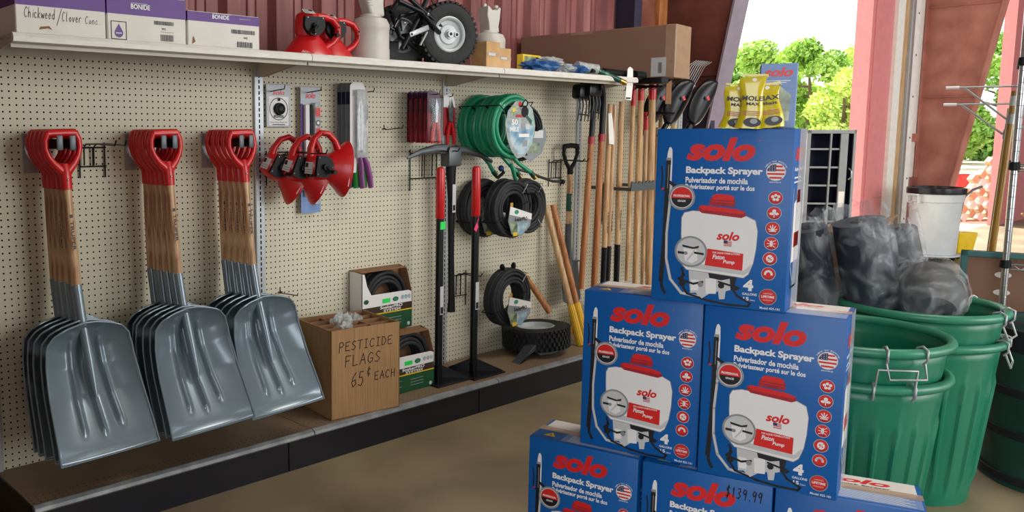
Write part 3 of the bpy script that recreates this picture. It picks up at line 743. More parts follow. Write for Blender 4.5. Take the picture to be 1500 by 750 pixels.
b = MB(); b.tube([(1.51, -.2, 1.29), (1.53, -.21, 1.22), (1.57, -.2, 1.16), (1.60, -.19, 1.12)], .0115, green_h, 10); b.tube([(1.60, -.19, 1.12), (1.605, -.188, 1.09)], .014, dgreen, 12)
tag(b.build('hose_tail'), 'loose green hose end dangling below the green coils', 'hose')
t = thing('black_hose_coil', 'thin black hose coil half hidden behind the green hoses, with white card', 'hose', (1.80, -.045, 1.462), (0, 0, 0))
b = MB(); coil(b, .155, 6, black_h, .009, .05, 9, lay=3); b.build('hose', t)
b = MB(); b.prism([(-.04, -.02), (.15, .03), (.165, -.03), (.12, -.12), (.02, -.17), (-.05, -.14)], -.044, -.042, silver_c, 'XZ'); b.rect(-.02, .13, -.03, .015, -.0445, white_pr); b.rect(.0, .10, -.12, -.06, -.0445, label_gr); b.build('printed_card', t, smooth=0)
b = MB(); b.tube([(-.20, -.10, -.20), (-.10, -.13, -.225), (0, -.13, -.255), (.12, -.13, -.285), (.20, -.13, -.290)], .008, black_h, 10); b.tube([(.20, -.13, -.290), (.225, -.13, -.292)], .014, black_pl, 12); b.build('hose_tail', t)
def soaker(x, y, z, R, turns, lab, lbl=True, rz=0, knobs=False, hookc=True, grp=None, hole=False):
    t = thing('soaker_hose_coil', lab, 'hose', (x, y, z), (0, 0, rz), grp)
    b = MB(); d = .085; coil(b, R, turns+8, soak_h, .0108, d, int(x*100), lay=4); b.build('hose', t)
    b = MB(); strap(b, R, .0105, d, 3.6, black_pl); strap(b, R, .0105, d, .9, print_gray); strap(b, R, .0105, d, 5.4, print_gray); b.build('ties', t)
    if lbl:
        b = MB(); k = R/.165
        b.prism([(-.070*k, .02*k), (.135*k, -.035*k), (.12*k, -.11*k), (.04*k, -.165*k), (-.05*k, -.15*k), (-.085*k, -.07*k)], -.073, -.070, silver_c, 'XZ')
        b.plate([(-.068*k, .018*k), (.133*k, -.037*k), (.130*k, -.072*k), (-.076*k, -.03*k)], -.0735, white_pr)
        b.disc(-.01, -.018*k, .013*k, -.0738, green_h, sx=1.5); b.plate([(-.074*k, -.075*k), (.0, -.085*k), (0, -.155*k), (-.046*k, -.147*k)], -.0735, label_gr); b.plate([(0, -.085*k), (.115*k, -.09*k), (.04*k, -.160*k), (0, -.155*k)], -.0735, label_bl)
        b.text('SoakerPRO', -.03*k, .09*k, -.075*k, -.05*k, -.0738, print_black, .03, .2); b.rect(-.04*k, .0, -.162*k, -.14*k, -.0738, yel_pr); b.rect(-.07*k, -.045*k, .0, .04*k, -.0733, brass)
        b.build('printed_card', t, smooth=0)
        b = MB(); b.tube([(.02, -.075, .01), (.05, -.095, .04), (.09, -.09, .03), (.10, -.075, -.01)], .0028, black_pl, 8); b.build('tie_loop', t)
    if knobs:
        b = MB()
        for s in (-1, 1): b.tube([(s*.045-.0, 0, R+.0), (s*.05, 0, R+.022)], [.012, .016], black_pl, 12); b.ball((s*.05, 0, R+.026), .013, black_pl, 10)
        b.build('coupling', t)
    return t
soaker(1.415, -.070, 1.042, .152, 12, 'black soaker hose coil on the left, nearest the pegboard', True, grp='black soaker hose coils around one hook')
soaker(1.800, -.065, 1.030, .150, 12, 'black soaker hose coil on the right of the hook without a card', False, grp='black soaker hose coils around one hook')
soaker(1.487, -.200, 1.044, .152, 12, 'front black soaker hose coil with a pale printed card', True, grp='black soaker hose coils around one hook')
soaker(1.548, -.16, .525, .158, 12, 'lowest black soaker hose coil with card, hanging above the flat wheel', True, knobs=True)
b = MB(); b.tube([(1.44, -.16, 1.21), (1.46, -.19, 1.245), (1.43, -.2, 1.262)], .009, black_h, 10); b.ball((1.425, -.2, 1.268), .017, mat('blue_cap', '203a66', .4), 12)
tag(b.build('capped_hose'), 'blue capped black hose end above the soaker coils', 'hose')

# ================================================================== MATTOCK, TAMPERS, SPADE, BARS
t = thing('pick_mattock', 'gray pick mattock head on a long black handle, hung over the bracket', 'mattock', (1.085, -.14, 1.36))
b = MB()
b.box(-.045, .055, -.035, .035, -.075, .03, gray_mt, .012)
b.tube([(-.03, 0, .015), (-.12, 0, .018), (-.22, 0, .005), (-.315, 0, -.025)], [.030, .024, .016, .007], gray_mt, 10, flat=.7)
b.tube([(.04, 0, .012), (.10, -.0, .01), (.22, 0, -.015), (.33, 0, -.055)], [.026, .020, .014, .009], gray_mt, 10, flat=1.0); b.build('head', t)
b = MB(); b.tube([(.005, 0, .028), (.005, 0, -.10), (.010, 0, -.25), (.014, 0, -.55), (.022, 0, -.80), (.020, 0, -.865)], [.034, .030, .021, .018, .021, .025], black_pl, 16, flat=.8); h = b.build('handle', t)
b = MB(); b.rect(-.003, .024, -.32, -.17, -.0215, print_lgray); b.rect(.0, .02, -.31, -.28, -.022, print_black); b.build('label', h, smooth=0)
def tamper(x, y, lab, sticker, tg=None, yaw=0):
    t = thing('steel_tamper', lab, 'tamper', (x, y, .165), (0, 0, yaw), 'black steel tampers on the base shelf')
    b = MB(); b.box(-.125, .125, -.125, .125, 0, .008, black_mt, .002, 1); b.build('base_plate', t)
    for k in range(4):
        b = MB(); a = k*PI/2
        b.M = Matrix.Rotation(a, 4, 'Z') @ Matrix.Rotation(PI/4, 4, 'Z')
        b.prism([(.018, .008), (.16, .008), (.16, .014), (.018, .075)], -.003, .003, black_mt, 'XZ'); b.build('brace', t, smooth=0)
    b = MB(); b.tube([(0, 0, .008), (0, 0, .86)], .0205, black_mt, 20); p = b.build('pole', t)
    b = MB(); b.tube([(0, 0, .855), (0, 0, .86), (0, 0, 1.10), (0, 0, 1.115), (0, 0, 1.122)], [.022, .0245, .0235, .021, .012], red_pl, 20); b.build('grip', t)
    b = MB(); b.rect(-.013, .013, .35, .50, -.0212, print_lgray); b.rect(-.010, .010, .355, .39, -.0216, print_black); b.build('label', p, smooth=0)
    if sticker:
        b = MB(); b.box(-.018, .018, -.023, -.0205, .80, .84, green_fl); b.build('sticker', p, smooth=0)
    else:
        b = MB(); b.plate([(-.02, .83), (-.045, .79), (-.028, .775), (-.01, .80)], -.03, pink_fl); b.tube([(-.015, -.028, .83), (0, -.022, .845)], .002, pink_fl, 6); b.build('ribbon', p, smooth=0)
    return t
tamper(.945, -.205, 'black square tamper with red grip and green sticker', True)
tamper(1.185, -.235, 'black square tamper with red grip and a pink ribbon', False)
t = thing('d_handle_spade', 'spade with black D grip, short wooden handle and gray blade', 'spade', (2.225, -.075, 1.385))
b = MB(); b.tube([(-.066, 0, -.005), (0, 0, 0), (.066, 0, -.005)], .015, black_pl, 12)
for s in (-1, 1): b.tube([(s*.066, 0, -.005), (s*.069, 0, -.055), (s*.04, 0, -.11), (s*.006, 0, -.145)], [.013, .011, .012, .014], black_pl, 10)
b.tube([(0, 0, -.13), (0, 0, -.195)], [.019, .018], black_pl, 14); b.build('grip', t)
b = MB(); b.tube([(0, 0, -.18), (0, 0, -.50)], .0185, wood, 14); h = b.build('handle', t)
b = MB(); b.tube([(0, 0, -.30), (0, 0, -.41)], .0192, dgreen, 14); b.M = Matrix.Translation((0, -.0196, -.355)) @ Matrix.Rotation(PI/2, 4, 'Y'); b.text('Union Tools', -.045, .045, -.007, .007, -.0002, white_pr, .02); b.build('label', h)
b = MB(); b.tube([(0, 0, -.49), (0, 0, -.62), (0, -.012, -.72), (0, -.03, -.80)], [.020, .021, .018, .004], gray_mt, 14)
b.grid(lambda u, v: ((v-.5)*.185, -.012-.012*(1-(2*v-1)**2)-.03*u, -.73-.27*u*(1-.12*(2*v-1)**2)), 12, 12, gray_mt); b.box(-.092, .092, -.03, .0, -.735, -.727, gray_mt)
o = b.build('blade', t, smooth=1)
for (xa, xb, lab, da) in ((2.03, 2.115, 'left wooden post driver handle with fluted yellow end', 0), (2.10, 2.20, 'right wooden post driver handle with fluted yellow end', .02)):
    top = Vector((xa, -.045, 1.02)); bot = Vector((xb, -.27+da, .17)); t = thing('yellow_ended_bar', lab, 'tool handle', tuple(bot), group='wooden handles with yellow ends leaning on the pegboard')
    dv = top-bot
    b = MB(); b.tube([dv*.29, dv*.6, dv], [.0185, .019, .018], wood_lt if da == 0 else wood_or, 16); b.build('handle', t)
    b = MB(); V = []; ax = dv.normalized(); u_ = ax.orthogonal().normalized(); w_ = ax.cross(u_)
    n = 32
    for z, r in ((0, .021), (.02, .025), (.10, .024), (.24, .021), (.255, .020)):
        for j in range(n):
            a = 2*PI*j/n; rr = r*(1+.05*math.cos(j*PI)); V.append(ax*z+u_*math.cos(a)*rr+w_*math.sin(a)*rr)
    F = [(i*n+j, i*n+(j+1) % n, (i+1)*n+(j+1) % n, (i+1)*n+j) for i in range(4) for j in range(n)] + [list(range(n))[::-1], [4*n+j for j in range(n)]]
    b.add(V, F, yellow_pl); b.build('fluted_grip', t, smooth=.3)
b = MB(); b.tube([(1.86, -.05, .58), (1.90, -.10, .49), (1.945, -.16, .38)], [.016, .019, .019], wood_or, 14); b.ball((1.86, -.05, .585), .018, wood_or, 10)
tag(b.build('hammer_handle'), 'short loose wooden handle leaning behind the flat tyre', 'tool handle')

# ================================================================== ON THE BASE SHELF
t = thing('flags_carton', 'open cardboard carton hand lettered PESTICIDE FLAGS 65 cents each', 'carton', (.302, -.235, .165), (0, 0, -.12))
w, d_, h = .190, .158, .415
b = MB()
b.box(-w, w, -d_, -d_+.005, 0, h, card); b.box(-w, w, d_-.005, d_, 0, h, card_in); b.box(-w, -w+.005, -d_, d_, 0, h, card); b.box(w-.005, w, -d_, d_, 0, h, card); b.box(-w, w, -d_, d_, 0, .005, card_in)
b.build('carton_walls', t, smooth=0)
b = MB()
for x in (-.064, .064): b.box(x-.002, x+.002, -d_+.005, d_-.005, .02, h-.012, card_in)
for y in (-.08, .0, .08): b.box(-w+.005, w-.005, y-.002, y+.002, .02, h-.008, card_in)
b.build('dividers', t, smooth=0)
b = MB(); b.M = Matrix.Identity(4)
hand(b, 'PESTICIDE', -.150, .315, .040, .026, .0075, -d_-.0008, ink, .0040, .0004)
hand(b, 'FLAGS', -.118, .240, .050, .031, .010, -d_-.0008, ink, .0040, .0004)
hand(b, '65', -.085, .140, .065, .030, .008, -d_-.0008, ink, .0042, .0006); hand(b, '¢', -.0, .17, .05, .022, .008, -d_-.0008, ink, .0036); hand(b, 'EACH', .045, .155, .038, .022, .009, -d_-.0008, ink, .0038, .0006)
b.build('marker_lettering', t, smooth=0)
def crumple(seed, sx, sy, sz, m, n=14):
    R = random.Random(seed); b = MB(); bm = bmesh.new(); bmesh.ops.create_icosphere(bm, subdivisions=3, radius=1)
    for v in bm.verts:
        k = 1+R.uniform(-.28, .28); v.co = Vector((v.co.x*sx*k, v.co.y*sy*k, v.co.z*sz*k))
    bm.verts.index_update(); b.add([v.co[:] for v in bm.verts], [[v.index for v in f.verts] for f in bm.faces], m); bm.free(); return b
for i, (x, y, z, s_) in enumerate(((.275, -.22, .555, .055), (.365, -.20, .545, .045), (.235, -.30, .535, .045))):
    o = crumple(40+i, s_, s_*.8, s_*1.1, foil).build('flag_bag', smooth=0); o.location = (x, y, z)
    tag(o, ['clear plastic bag of flags poking highest out of the carton', 'clear plastic bag of flags in the right part of the carton', 'clear plastic bag of flags at the front left of the carton'][i], 'bag', 'clear bags inside the flags carton')

soakgreen = mat('green_carton_print', '14502f', .5, var=.06)
brownpr = mat('brown_carton_print', '3a2a1c', .5)
def soaker_box(lab, loc, w=.345, h=.30, d=.10, rz=0, covered=False):
    t = thing('soaker_hose_carton', lab, 'carton', loc, (0, 0, rz), 'open fronted soaker hose cartons')
    b = MB(); lip = h*.58
    b.prism([(-.0, 0), (-w, 0), (-w, h*.95), (-w+.02, h), (-w+.05, h*.98), (-w+.07, h*.74), (-w+.10, lip+.012), (-.08, lip+.012), (-.05, h*.72)][::-1] if False else
            [(0, 0), (w, 0), (w, lip), (w*.93, lip+.01), (w*.18, lip+.012), (w*.10, lip+.06), (w*.05, h*.96), (0, h*.97)], -d, -d+.003, white_pr, 'XZ')
    b.box(0, w, -d+.003, 0, 0, .003, card_in); b.prism([(-d, 0), (0, 0), (0, h), (-d, h*.97)], 0, .003, white_pr, 'YZ'); b.prism([(-d, 0), (0, 0), (0, h), (-d*.6, h*.95), (-d, lip)], w-.003, w, card_in, 'YZ')
    b.box(0, w, -.003, 0, 0, h, card_in); b.box(0, w*.9, -d*.95, 0, h-.004, h, card_in); b.build('carton_walls', t, smooth=0)
    b = MB(); y = -d-.0006
    b.rect(0, w, 0, h*.30, y, soakgreen); b.rect(0, w, h*.30, h*.42, y, brownpr); b.rect(0, w, h*.29, h*.31, y-.0003, yel_pr)
    b.text('SoakerPRO', w*.35, w*.80, h*.365, h*.415, y-.0005, white_pr, .03, .1); b.text('SYSTEM', w*.42, w*.76, h*.315, h*.355, y-.0005, white_pr, .03)
    b.disc(w*.66, h*.50, .012, y-.0004, soakgreen, sx=1.7); b.disc(w*.66, h*.50, .008, y-.0006, green_h, sx=1.7)
    b.disc(w*.08, h*.52, .012, y-.0004, soakgreen, sx=1.4)
    for k in range(3): b.disc(w*(.80+.07*k), h*.51, .0115, y-.0004, label_bl)
    b.box(w*.40, w*.55, y-.0015, y-.0005, h*.46, h*.53, green_fl)
    for k in range(4): b.rect(w*.08, w*(.3+.05*(k % 2)), h*(.06+.05*k), h*(.065+.05*k), y-.0004, print_lgray)
    for k in range(3): b.rect(w*.52, w*(.78), h*(.10+.05*k), h*(.105+.05*k), y-.0004, print_lgray)
    b.disc(w*.93, h*.06, .010, y-.0004, print_lgray); b.build('front_print', t, smooth=0)
    hz = thing('boxed_soaker_hose', 'black soaker hose coil inside the ' + lab.split(' carton')[0] + ' carton' , 'hose', (loc[0]+w*.52*math.cos(rz)+d*.5*math.sin(rz), loc[1]-d*.5, loc[2]+h*.50), (0, 0, rz), 'hose coils inside the cartons')
    b = MB(); coil(b, .135, 9, soak_h, .0105, .075, 5, lay=3); b.build('hose', hz); return t
soaker_box('lower soaker hose carton standing in front on the base shelf', (.500, -.172, .166))
soaker_box('bottom soaker hose carton of the stack behind the flags carton', (.500, -.004, .166), h=.28)
soaker_box('upper soaker hose carton stacked against the pegboard', (.500, -.004, .449), h=.32)

def tyre(R, r0, w, knob, nk, parent, rim, rimm, hubc=True):
    """wheel, axis along Y"""
    b = MB(); prof = [(r0, -w*.42), (r0+.012, -w*.5), (R*.80, -w*.56), (R*.93, -w*.5), (R*.975, -w*.40), (R*.985, 0), (R*.975, w*.40), (R*.93, w*.5), (R*.80, w*.56), (r0+.012, w*.5), (r0, w*.42)]
    b.lathe(prof, rubber, axis='Y', n=56)
    for i in range(nk):
        for row, (ya, yb) in enumerate(knob):
            a = 2*PI*(i+.5*(row % 2))/nk; da = PI/nk*.62; V = []
            for aa, rr in ((a-da, R*.955), (a+da, R*.955), (a+da*.8, R*1.03), (a-da*.8, R*1.03)):
                for yy in (ya*w, yb*w): V.append((rr*math.cos(aa), yy, rr*math.sin(aa)))
            b.add(V, [(0, 1, 3, 2), (2, 3, 5, 4), (4, 5, 7, 6), (6, 7, 1, 0), (0, 2, 4, 6), (1, 7, 5, 3)], rubber)
    b.build('tyre', parent, smooth=.5)
    b = MB(); b.lathe([(r0+.006, -w*.47), (r0, -w*.50), (r0-.008, -w*.46), (r0-.014, -w*.30), (r0*.62, -w*.26), (r0*.56, -w*.34), (r0*.30, -w*.36), (r0*.26, -w*.42), (.001, -w*.42)], rimm, axis='Y', n=40)
    b.lathe([(r0+.006, w*.47), (r0, w*.5), (r0-.012, w*.3), (r0*.6, w*.25), (.001, w*.25)], rimm, axis='Y', n=40)
    if hubc:
        b.cyl((0, -w*.40, 0), (0, -w*.62, 0), .016, rimm, n=14); b.cyl((0, -w*.62, 0), (0, -w*.63, 0), .008, black_pl, n=10)
        b.cyl((r0*.52, -w*.3, .0), (r0*.52, -w*.44, .0), .013, rimm, n=12); b.cyl((r0*.52, -w*.44, 0), (r0*.52, -w*.45, 0), .008, black_pl, n=10)
    b.build('rim', parent)
t = thing('flat_lying_wheel', 'black turf wheel lying flat above a gray plough shoe on the base shelf', 'wheel', (1.80, -.175, .262), (PI/2-.06, 0, .35))
tyre(.195, .105, .125, ((-.46, -.27), (-.25, -.06), (-.04, .15), (.17, .34), (.36, .47)), 40, t, .1, rim_w, False)
t = thing('plough_shoe', 'dull gray plough blade frame under the flat wheel', 'plough', (1.60, -.27, .166))
b = MB(); b.prism([(-.10, 0), (-.085, 0), (.02, .085), (.09, .10), (.07, .078), (.03, .055)], -.03, .03, gray_mt, 'XZ')
b.prism([(.05, .045), (.10, .015), (.22, .005), (.32, .015), (.34, .035), (.30, .060), (.16, .040), (.07, .052)], -.02, .035, gray_mt, 'XZ'); b.build('blade', t)
b = MB(); b.cyl((.30, -.035, .038), (.30, .05, .038), .018, galv, n=14); b.cyl((.30, -.045, .038), (.30, -.035, .038), .026, gray_mt, n=6)
b.tube([(.30, 0, .038), (.40, .05, .06), (.47, .06, .10)], .012, black_mt, 8); b.cyl((.47, .03, .10), (.47, .09, .10), .02, brass, n=12); b.build('axle', t)

# ================================================================== ON THE UPPER SHELF (top surface z = 1.79)
ZU = 1.7905
def carton(label, x0, x1, y0, y1, hh, band, extra, rz=0, name='white_carton'):
    t = thing(name, label, 'carton', ((x0+x1)/2, (y0+y1)/2, ZU), (0, 0, rz), 'white and purple cartons on the upper shelf')
    w2, d2 = (x1-x0)/2, (y1-y0)/2
    b = MB(); b.box(-w2, w2, -d2, d2, 0, hh, carton_w, .003, 1)
    b.box(-w2-.0005, w2+.0005, -d2-.0005, d2+.0005, band, hh-.002, purple); b.box(-.03, .03, -d2+.004, d2-.004, hh, hh+.0006, tape); b.build('carton_body', t, smooth=0)
    b = MB(); extra(b, w2, -d2-.0008); b.build('front_print', t, smooth=0); return t
def bars(b, x0, x1, z0, z1, y, n, seed):
    R = random.Random(seed); x = x0
    while x < x1:
        w_ = R.choice((.0012, .002, .003)); b.rect(x, min(x+w_, x1), z0, z1, y, print_black); x += w_+R.choice((.0012, .002))
def ex1(b, w2, y):
    hand(b, 'Chickweed', -.128, .058, .034, .0105, .0016, y-.0004, ink, .0016, -.0002); hand(b, '/', -.018, .046, .040, .014, .0, y-.0004, ink, .0016); hand(b, 'Clover', .000, .054, .032, .0100, .0016, y-.0004, ink, .0016); hand(b, 'Conc.', .082, .052, .026, .0100, .002, y-.0004, ink, .0014)
    b.plate([(-.08, .02), (-.05, .026), (-.035, .022), (-.045, .034), (-.075, .030)], y-.0003, card_in)
def ex2(b, w2, y):
    b.text('BONIDE', -.065, .01, .119, .137, y-.0004, white_pr, .02); b.rect(-.065, .0, .139, .1405, y-.0004, print_lgray)
    for q in (0, .0):
        b.ribbon([(-.142, .008), (-.142, .070), (-.085, .070), (-.085, .008), (-.142, .008)], .0022, y-.0004, print_black)
    b.plate([(-.1135+.016*math.sin(a)*(1 if True else 1), .030-.016*math.cos(a)) for a in [i*PI/10 for i in range(-7, 8)]] + [(-.1135, .062)], y-.0005, purple); b.text('LIQUID', -.125, -.102, .026, .032, y-.0008, white_pr, .03)
    bars(b, .025, .105, .070, .084, y-.0004, 30, 3); b.text('992', .055, .072, .052, .060, y-.0004, print_black, .02); bars(b, .05, .105, .012, .036, y-.0004, 22, 4); b.rect(.05, .105, .044, .046, y-.0004, print_gray)
def ex3(b, w2, y):
    b.text('BONIDE', -.055, .02, .112, .128, y-.0004, white_pr, .02); b.rect(-.055, .03, .131, .1325, y-.0004, print_lgray); b.text('BONIDE PRODUCTS', .07, .12, .118, .122, y-.0004, print_lgray)
    bars(b, .03, .140, .062, .078, y-.0004, 30, 5); b.text('442', .085, .105, .044, .052, y-.0004, print_black, .02); bars(b, .055, .128, .010, .032, y-.0004, 22, 6)
    b.plate([(-.145, .01), (-.13, .02), (-.138, .04), (-.142, .035)], y-.0003, card_in)
carton('white carton with purple top hand marked Chickweed Clover, at the left end', -1.228, -.915, -.365, -.08, .155, .098, ex1)
carton('white and purple carton with a liquid drop symbol, middle of three', -.908, -.596, -.365, -.08, .170, .097, ex2)
carton('white and purple carton without drop symbol, right of three', -.588, -.264, -.365, -.08, .135, .098, ex3)
t = thing('shrink_wrapped_pack', 'thin torn packet lying on top of the right white and purple carton', 'packet', (-.38, -.22, ZU+.1365))
b = MB(); b.box(-.12, .10, -.06, .06, 0, .012, white_pr, .004); b.build('packet_body', t)

def jug(label, loc, rz, big=True, grp=None):
    t = thing('sprayer_jug', label, 'jug', loc, (0, 0, rz), grp)
    b = MB(); b.lathe([(.001, 0), (.085, 0), (.092, .008), (.092, .06), (.090, .064), (.090, .15), (.092, .154), (.091, .175), (.078, .200), (.050, .210), (.046, .222), (.001, .222)], jug_m, n=32); b.build('tank', t)
    b = MB()   # upturned funnel measuring cup leaning on the neck
    b.prism([(-.030, .215), (.048, .215), (.042, .245), (.052, .29), (.058, .345), (.050, .350), (.036, .335), (-.01, .33), (-.030, .345), (-.045, .350), (-.050, .30), (-.035, .26)] if not big else
            [(-.020, .215), (.065, .215), (.058, .27), (.062, .36), (-.03, .40), (-.055, .36), (-.062, .325), (-.058, .30), (-.030, .235)], -.035, .035, jug_m, 'XZ')
    o = b.build('measuring_cup', t, smooth=.8); m_ = o.modifiers.new('bev', 'BEVEL'); m_.width = .012; m_.segments = 3
    b = MB()
    if big:
        for k in range(5): b.rect(-.052+.002*k, -.030+.004*k, .30-.010*k, .3015-.010*k, -.0358, print_black)
    else: b.cyl((-.038, 0, .345), (-.036, 0, .362), .012, jug_m, n=12); b.cyl((.052, 0, .345), (.058, 0, .36), .012, jug_m, n=12)
    b.build('markings' if big else 'spouts', t, smooth=0); return t
jug('tall cloudy plastic jug with an upturned measuring cup beside the wheel, left', (.455, -.215, ZU), 0, True)
jug('shorter cloudy plastic jug with twin spouts behind two small boxes', (1.37, -.14, ZU), 0, False)
for i, (x0, x1, y, h_, lab) in enumerate(((1.115, 1.225, -.30, .135, 'plain tan carton beside the big tyre'), (1.235, 1.335, -.28, .11, 'smaller tan carton with tape right of the first'))):
    t = thing('small_carton', lab, 'carton', ((x0+x1)/2, y, ZU), (0, 0, .04))
    w2 = (x1-x0)/2; b = MB(); b.box(-w2, w2, -.05, .05, 0, h_, card_lt, .002, 1); b.build('carton_body', t, smooth=0)
    b = MB(); b.rect(-w2, w2, h_*.45, h_*.62, -.0508, tape); b.rect(-w2*.7, w2*.3, h_*.48, h_*.58, -.0512, print_lgray); b.build('tape', t, smooth=0)

t = thing('wheeled_applicator', 'black tube framed applicator with two knobbly tyres on the upper shelf', 'applicator', (.915, -.26, ZU))
r1 = thing('w', '', ''); r1.name = 'front_wheel'
for k_ in ('label', 'category'): del r1[k_]
r1.parent = t; r1.location = (0, 0, .157); r1.rotation_euler = (0, 0, -.30)
def tyre_join(parent, loc, rz, R, r0, w, front):
    h = bpy.data.objects.new('wheel', None); COL.objects.link(h); h.parent = parent; h.location = loc; h.rotation_euler = (0, 0, rz); return h
bpy.data.objects.remove(r1)
wh = tyre_join(t, (0, 0, .158), -.28, 0, 0, 0, 1)
tyre(.158, .082, .085, ((-.48, -.16), (-.12, .12), (.16, .48)), 34, wh, .1, rim_w, True)
wh2 = tyre_join(t, (-.20, .13, .150), -.28, 0, 0, 0, 0)
tyre(.150, .080, .075, ((-.48, -.1), (.1, .48)), 32, wh2, .1, gray_mt, False)
b = MB(); b.M = Matrix.Translation((-.20, .13, .150)) @ Matrix.Rotation(-.28, 4, 'Z')
for k in range(6):
    a = k*PI/3+.3; b.prism([(.02*math.cos(a), .02*math.sin(a)), (.072*math.cos(a-.28), .072*math.sin(a-.28)), (.072*math.cos(a+.28), .072*math.sin(a+.28))], -.036, -.030, print_gray, 'XZ')
b.build('hub_cover', t, smooth=0)
b = MB()
for pts, r in (([(-.34, -.02, .29), (-.20, -.03, .25), (-.08, -.02, .17), (-.0, .02, .157)], .012), ([(-.30, .0, .07), (-.25, .0, .14), (-.18, 0, .24), (-.13, 0, .33)], .012), ([(-.29, .08, .24), (-.24, .08, .14), (-.12, .06, .08), (-.05, .05, .02)], .012),
               ([(-.30, .08, .25), (-.26, .08, .30), (-.22, .06, .36)], .012), ([(-.13, .02, .22), (-.03, .02, .235), (.06, .04, .27)], .012), ([(-.33, .02, .17), (-.28, .03, .23), (-.18, .03, .26)], .009), ([(-.30, -.01, .33), (-.18, -.02, .26), (-.02, .0, .19)], .011), ([(-.02, .03, .36), (-.06, .03, .22)], .004), ([(-.12, .01, .36), (-.09, 0, .30), (-.13, 0, .25)], .003),
               ([(0, -.05, .158), (0, .10, .158)], .010), ([(-.2, .05, .15), (-.2, .2, .15)], .010)):
    b.tube(pts, r, black_gl, 10)
b.box(-.30, -.06, .10, .16, .002, .12, black_pl, .01); b.build('frame', t)
b = MB(); b.M = Matrix.Translation((-.27, -.09, .150)) @ Matrix.Rotation(-.35, 4, 'Y'); b.box(-.065, .065, -.003, .003, -.012, .012, galv, .003); b.cyl((-.055, -.005, 0), (-.055, .005, 0), .006, black_pl, n=8); b.build('link_plate', t)
b = MB(); b.tube([(-.225, -.05, .09), (-.18, -.05, .155)], .006, galv, 8); b.ball((-.17, -.045, .24), .008, chrome, 8); b.ball((-.30, -.02, .19), .008, chrome, 8); b.build('bolts', t)

t = thing('long_carton', 'long brown cardboard carton lying across the end of the upper shelf', 'carton', (2.63, -.52, ZU+.006), (0, 0, math.atan2(.990, -.140)))
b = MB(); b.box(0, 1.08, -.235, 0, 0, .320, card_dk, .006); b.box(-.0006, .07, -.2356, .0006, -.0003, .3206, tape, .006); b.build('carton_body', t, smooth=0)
b = MB(); b.M = Matrix.Rotation(PI, 4, 'Z'); b.rect(-.15, -.055, .01, .125, -.0012, print_lgray); bars(b, -.105, -.08, .03, .095, -.0016, 10, 8); b.rect(-.70, -.55, .300, .318, -.0012, tape); b.build('shipping_label', t, smooth=0)
b = MB(); b.box(2.52, 2.60, -.50, .46, 1.760, 1.796, black_mt, .003, 1); b.box(2.50, 2.62, -.008, 0, 1.60, 1.80, black_mt, .002, 1)
tag(b.build('support_bracket'), 'black steel bracket carrying the near end of the long brown carton', 'bracket')
t = thing('seed_packet_box', 'small colourful printed box standing behind the clear jug', 'box', (1.60, -.235, ZU), (0, 0, .1))
b = MB(); b.box(-.09, .09, -.02, .02, 0, .10, yel_pr, .002, 1); b.rect(-.075, .03, .01, .09, -.0206, label_gr); b.rect(.035, .085, .01, .09, -.0206, navy_c); b.rect(.045, .075, .05, .08, -.021, white_pr); b.build('printed_box', t, smooth=0)
blue_pk = mat('blue_packet', '2f5f9a', .4, var=.2, scale=18)
for i, (x, y, z, sx, sy, sz, m) in enumerate(((1.60, -.31, .035, .13, .07, .034, blue_pk), (1.78, -.30, .030, .12, .08, .030, foil), (1.92, -.31, .028, .10, .07, .028, blue_pk), (1.70, -.30, .070, .10, .05, .020, foil))):
    o = crumple(60+i, sx, sy, sz, m).build('plastic_packet', smooth=0); o.location = (x, y, ZU+z)
    tag(o, ['blue plastic wrapped packet nearest the clear jug', 'clear crinkled plastic packet lying between two blue ones', 'blue plastic wrapped packet nearest the hose end', 'clear crinkled packet lying on top of the other packets'][i], 'packet', 'crinkled plastic packets on the upper shelf')
t = thing('hose_end_on_shelf', 'green hose end with brass tip and clear tube resting over the shelf edge', 'hose', (2.02, -.37, ZU+.02))
b = MB(); b.tube([(-.10, .05, .03), (-.03, .03, .022), (.03, .0, .015)], .030, foil, 14); b.tube([(-.03, .03, .02), (.04, 0, .008), (.09, -.03, -.012)], .012, green_h, 10); b.build('wrapped_hose', t)
b = MB(); b.tube([(.05, -.005, .004), (.17, -.06, -.045)], .016, dgreen, 12); b.tube([(.17, -.06, -.045), (.20, -.074, -.058)], .016, brass, 12); b.build('coupling', t)
t = thing('black_tube_tool', 'black tube with socket head lying on the shelf end with a hanging paper tag', 'tool', (2.31, -.37, ZU+.02))
b = MB(); b.tube([(-.32, .0, .006), (-.1, 0, .004), (.16, .01, .0)], .013, black_mt, 12); b.tube([(-.20, 0, .006), (.12, .01, .0)], .020, black_pl, 12); b.tube([(.12, 0, 0), (.22, .0, -.002)], .026, black_pl, 12); b.build('tube', t)
b = MB(); b.prism([(.0, .03), (.025, .042), (.055, .03), (.060, -.06), (.050, -.155), (-.015, -.150), (-.005, -.05)], -.032, -.030, white_t, 'XZ'); b.rect(-.01, .04, -.147, -.138, -.0325, print_black); b.build('paper_tag', t, smooth=0)

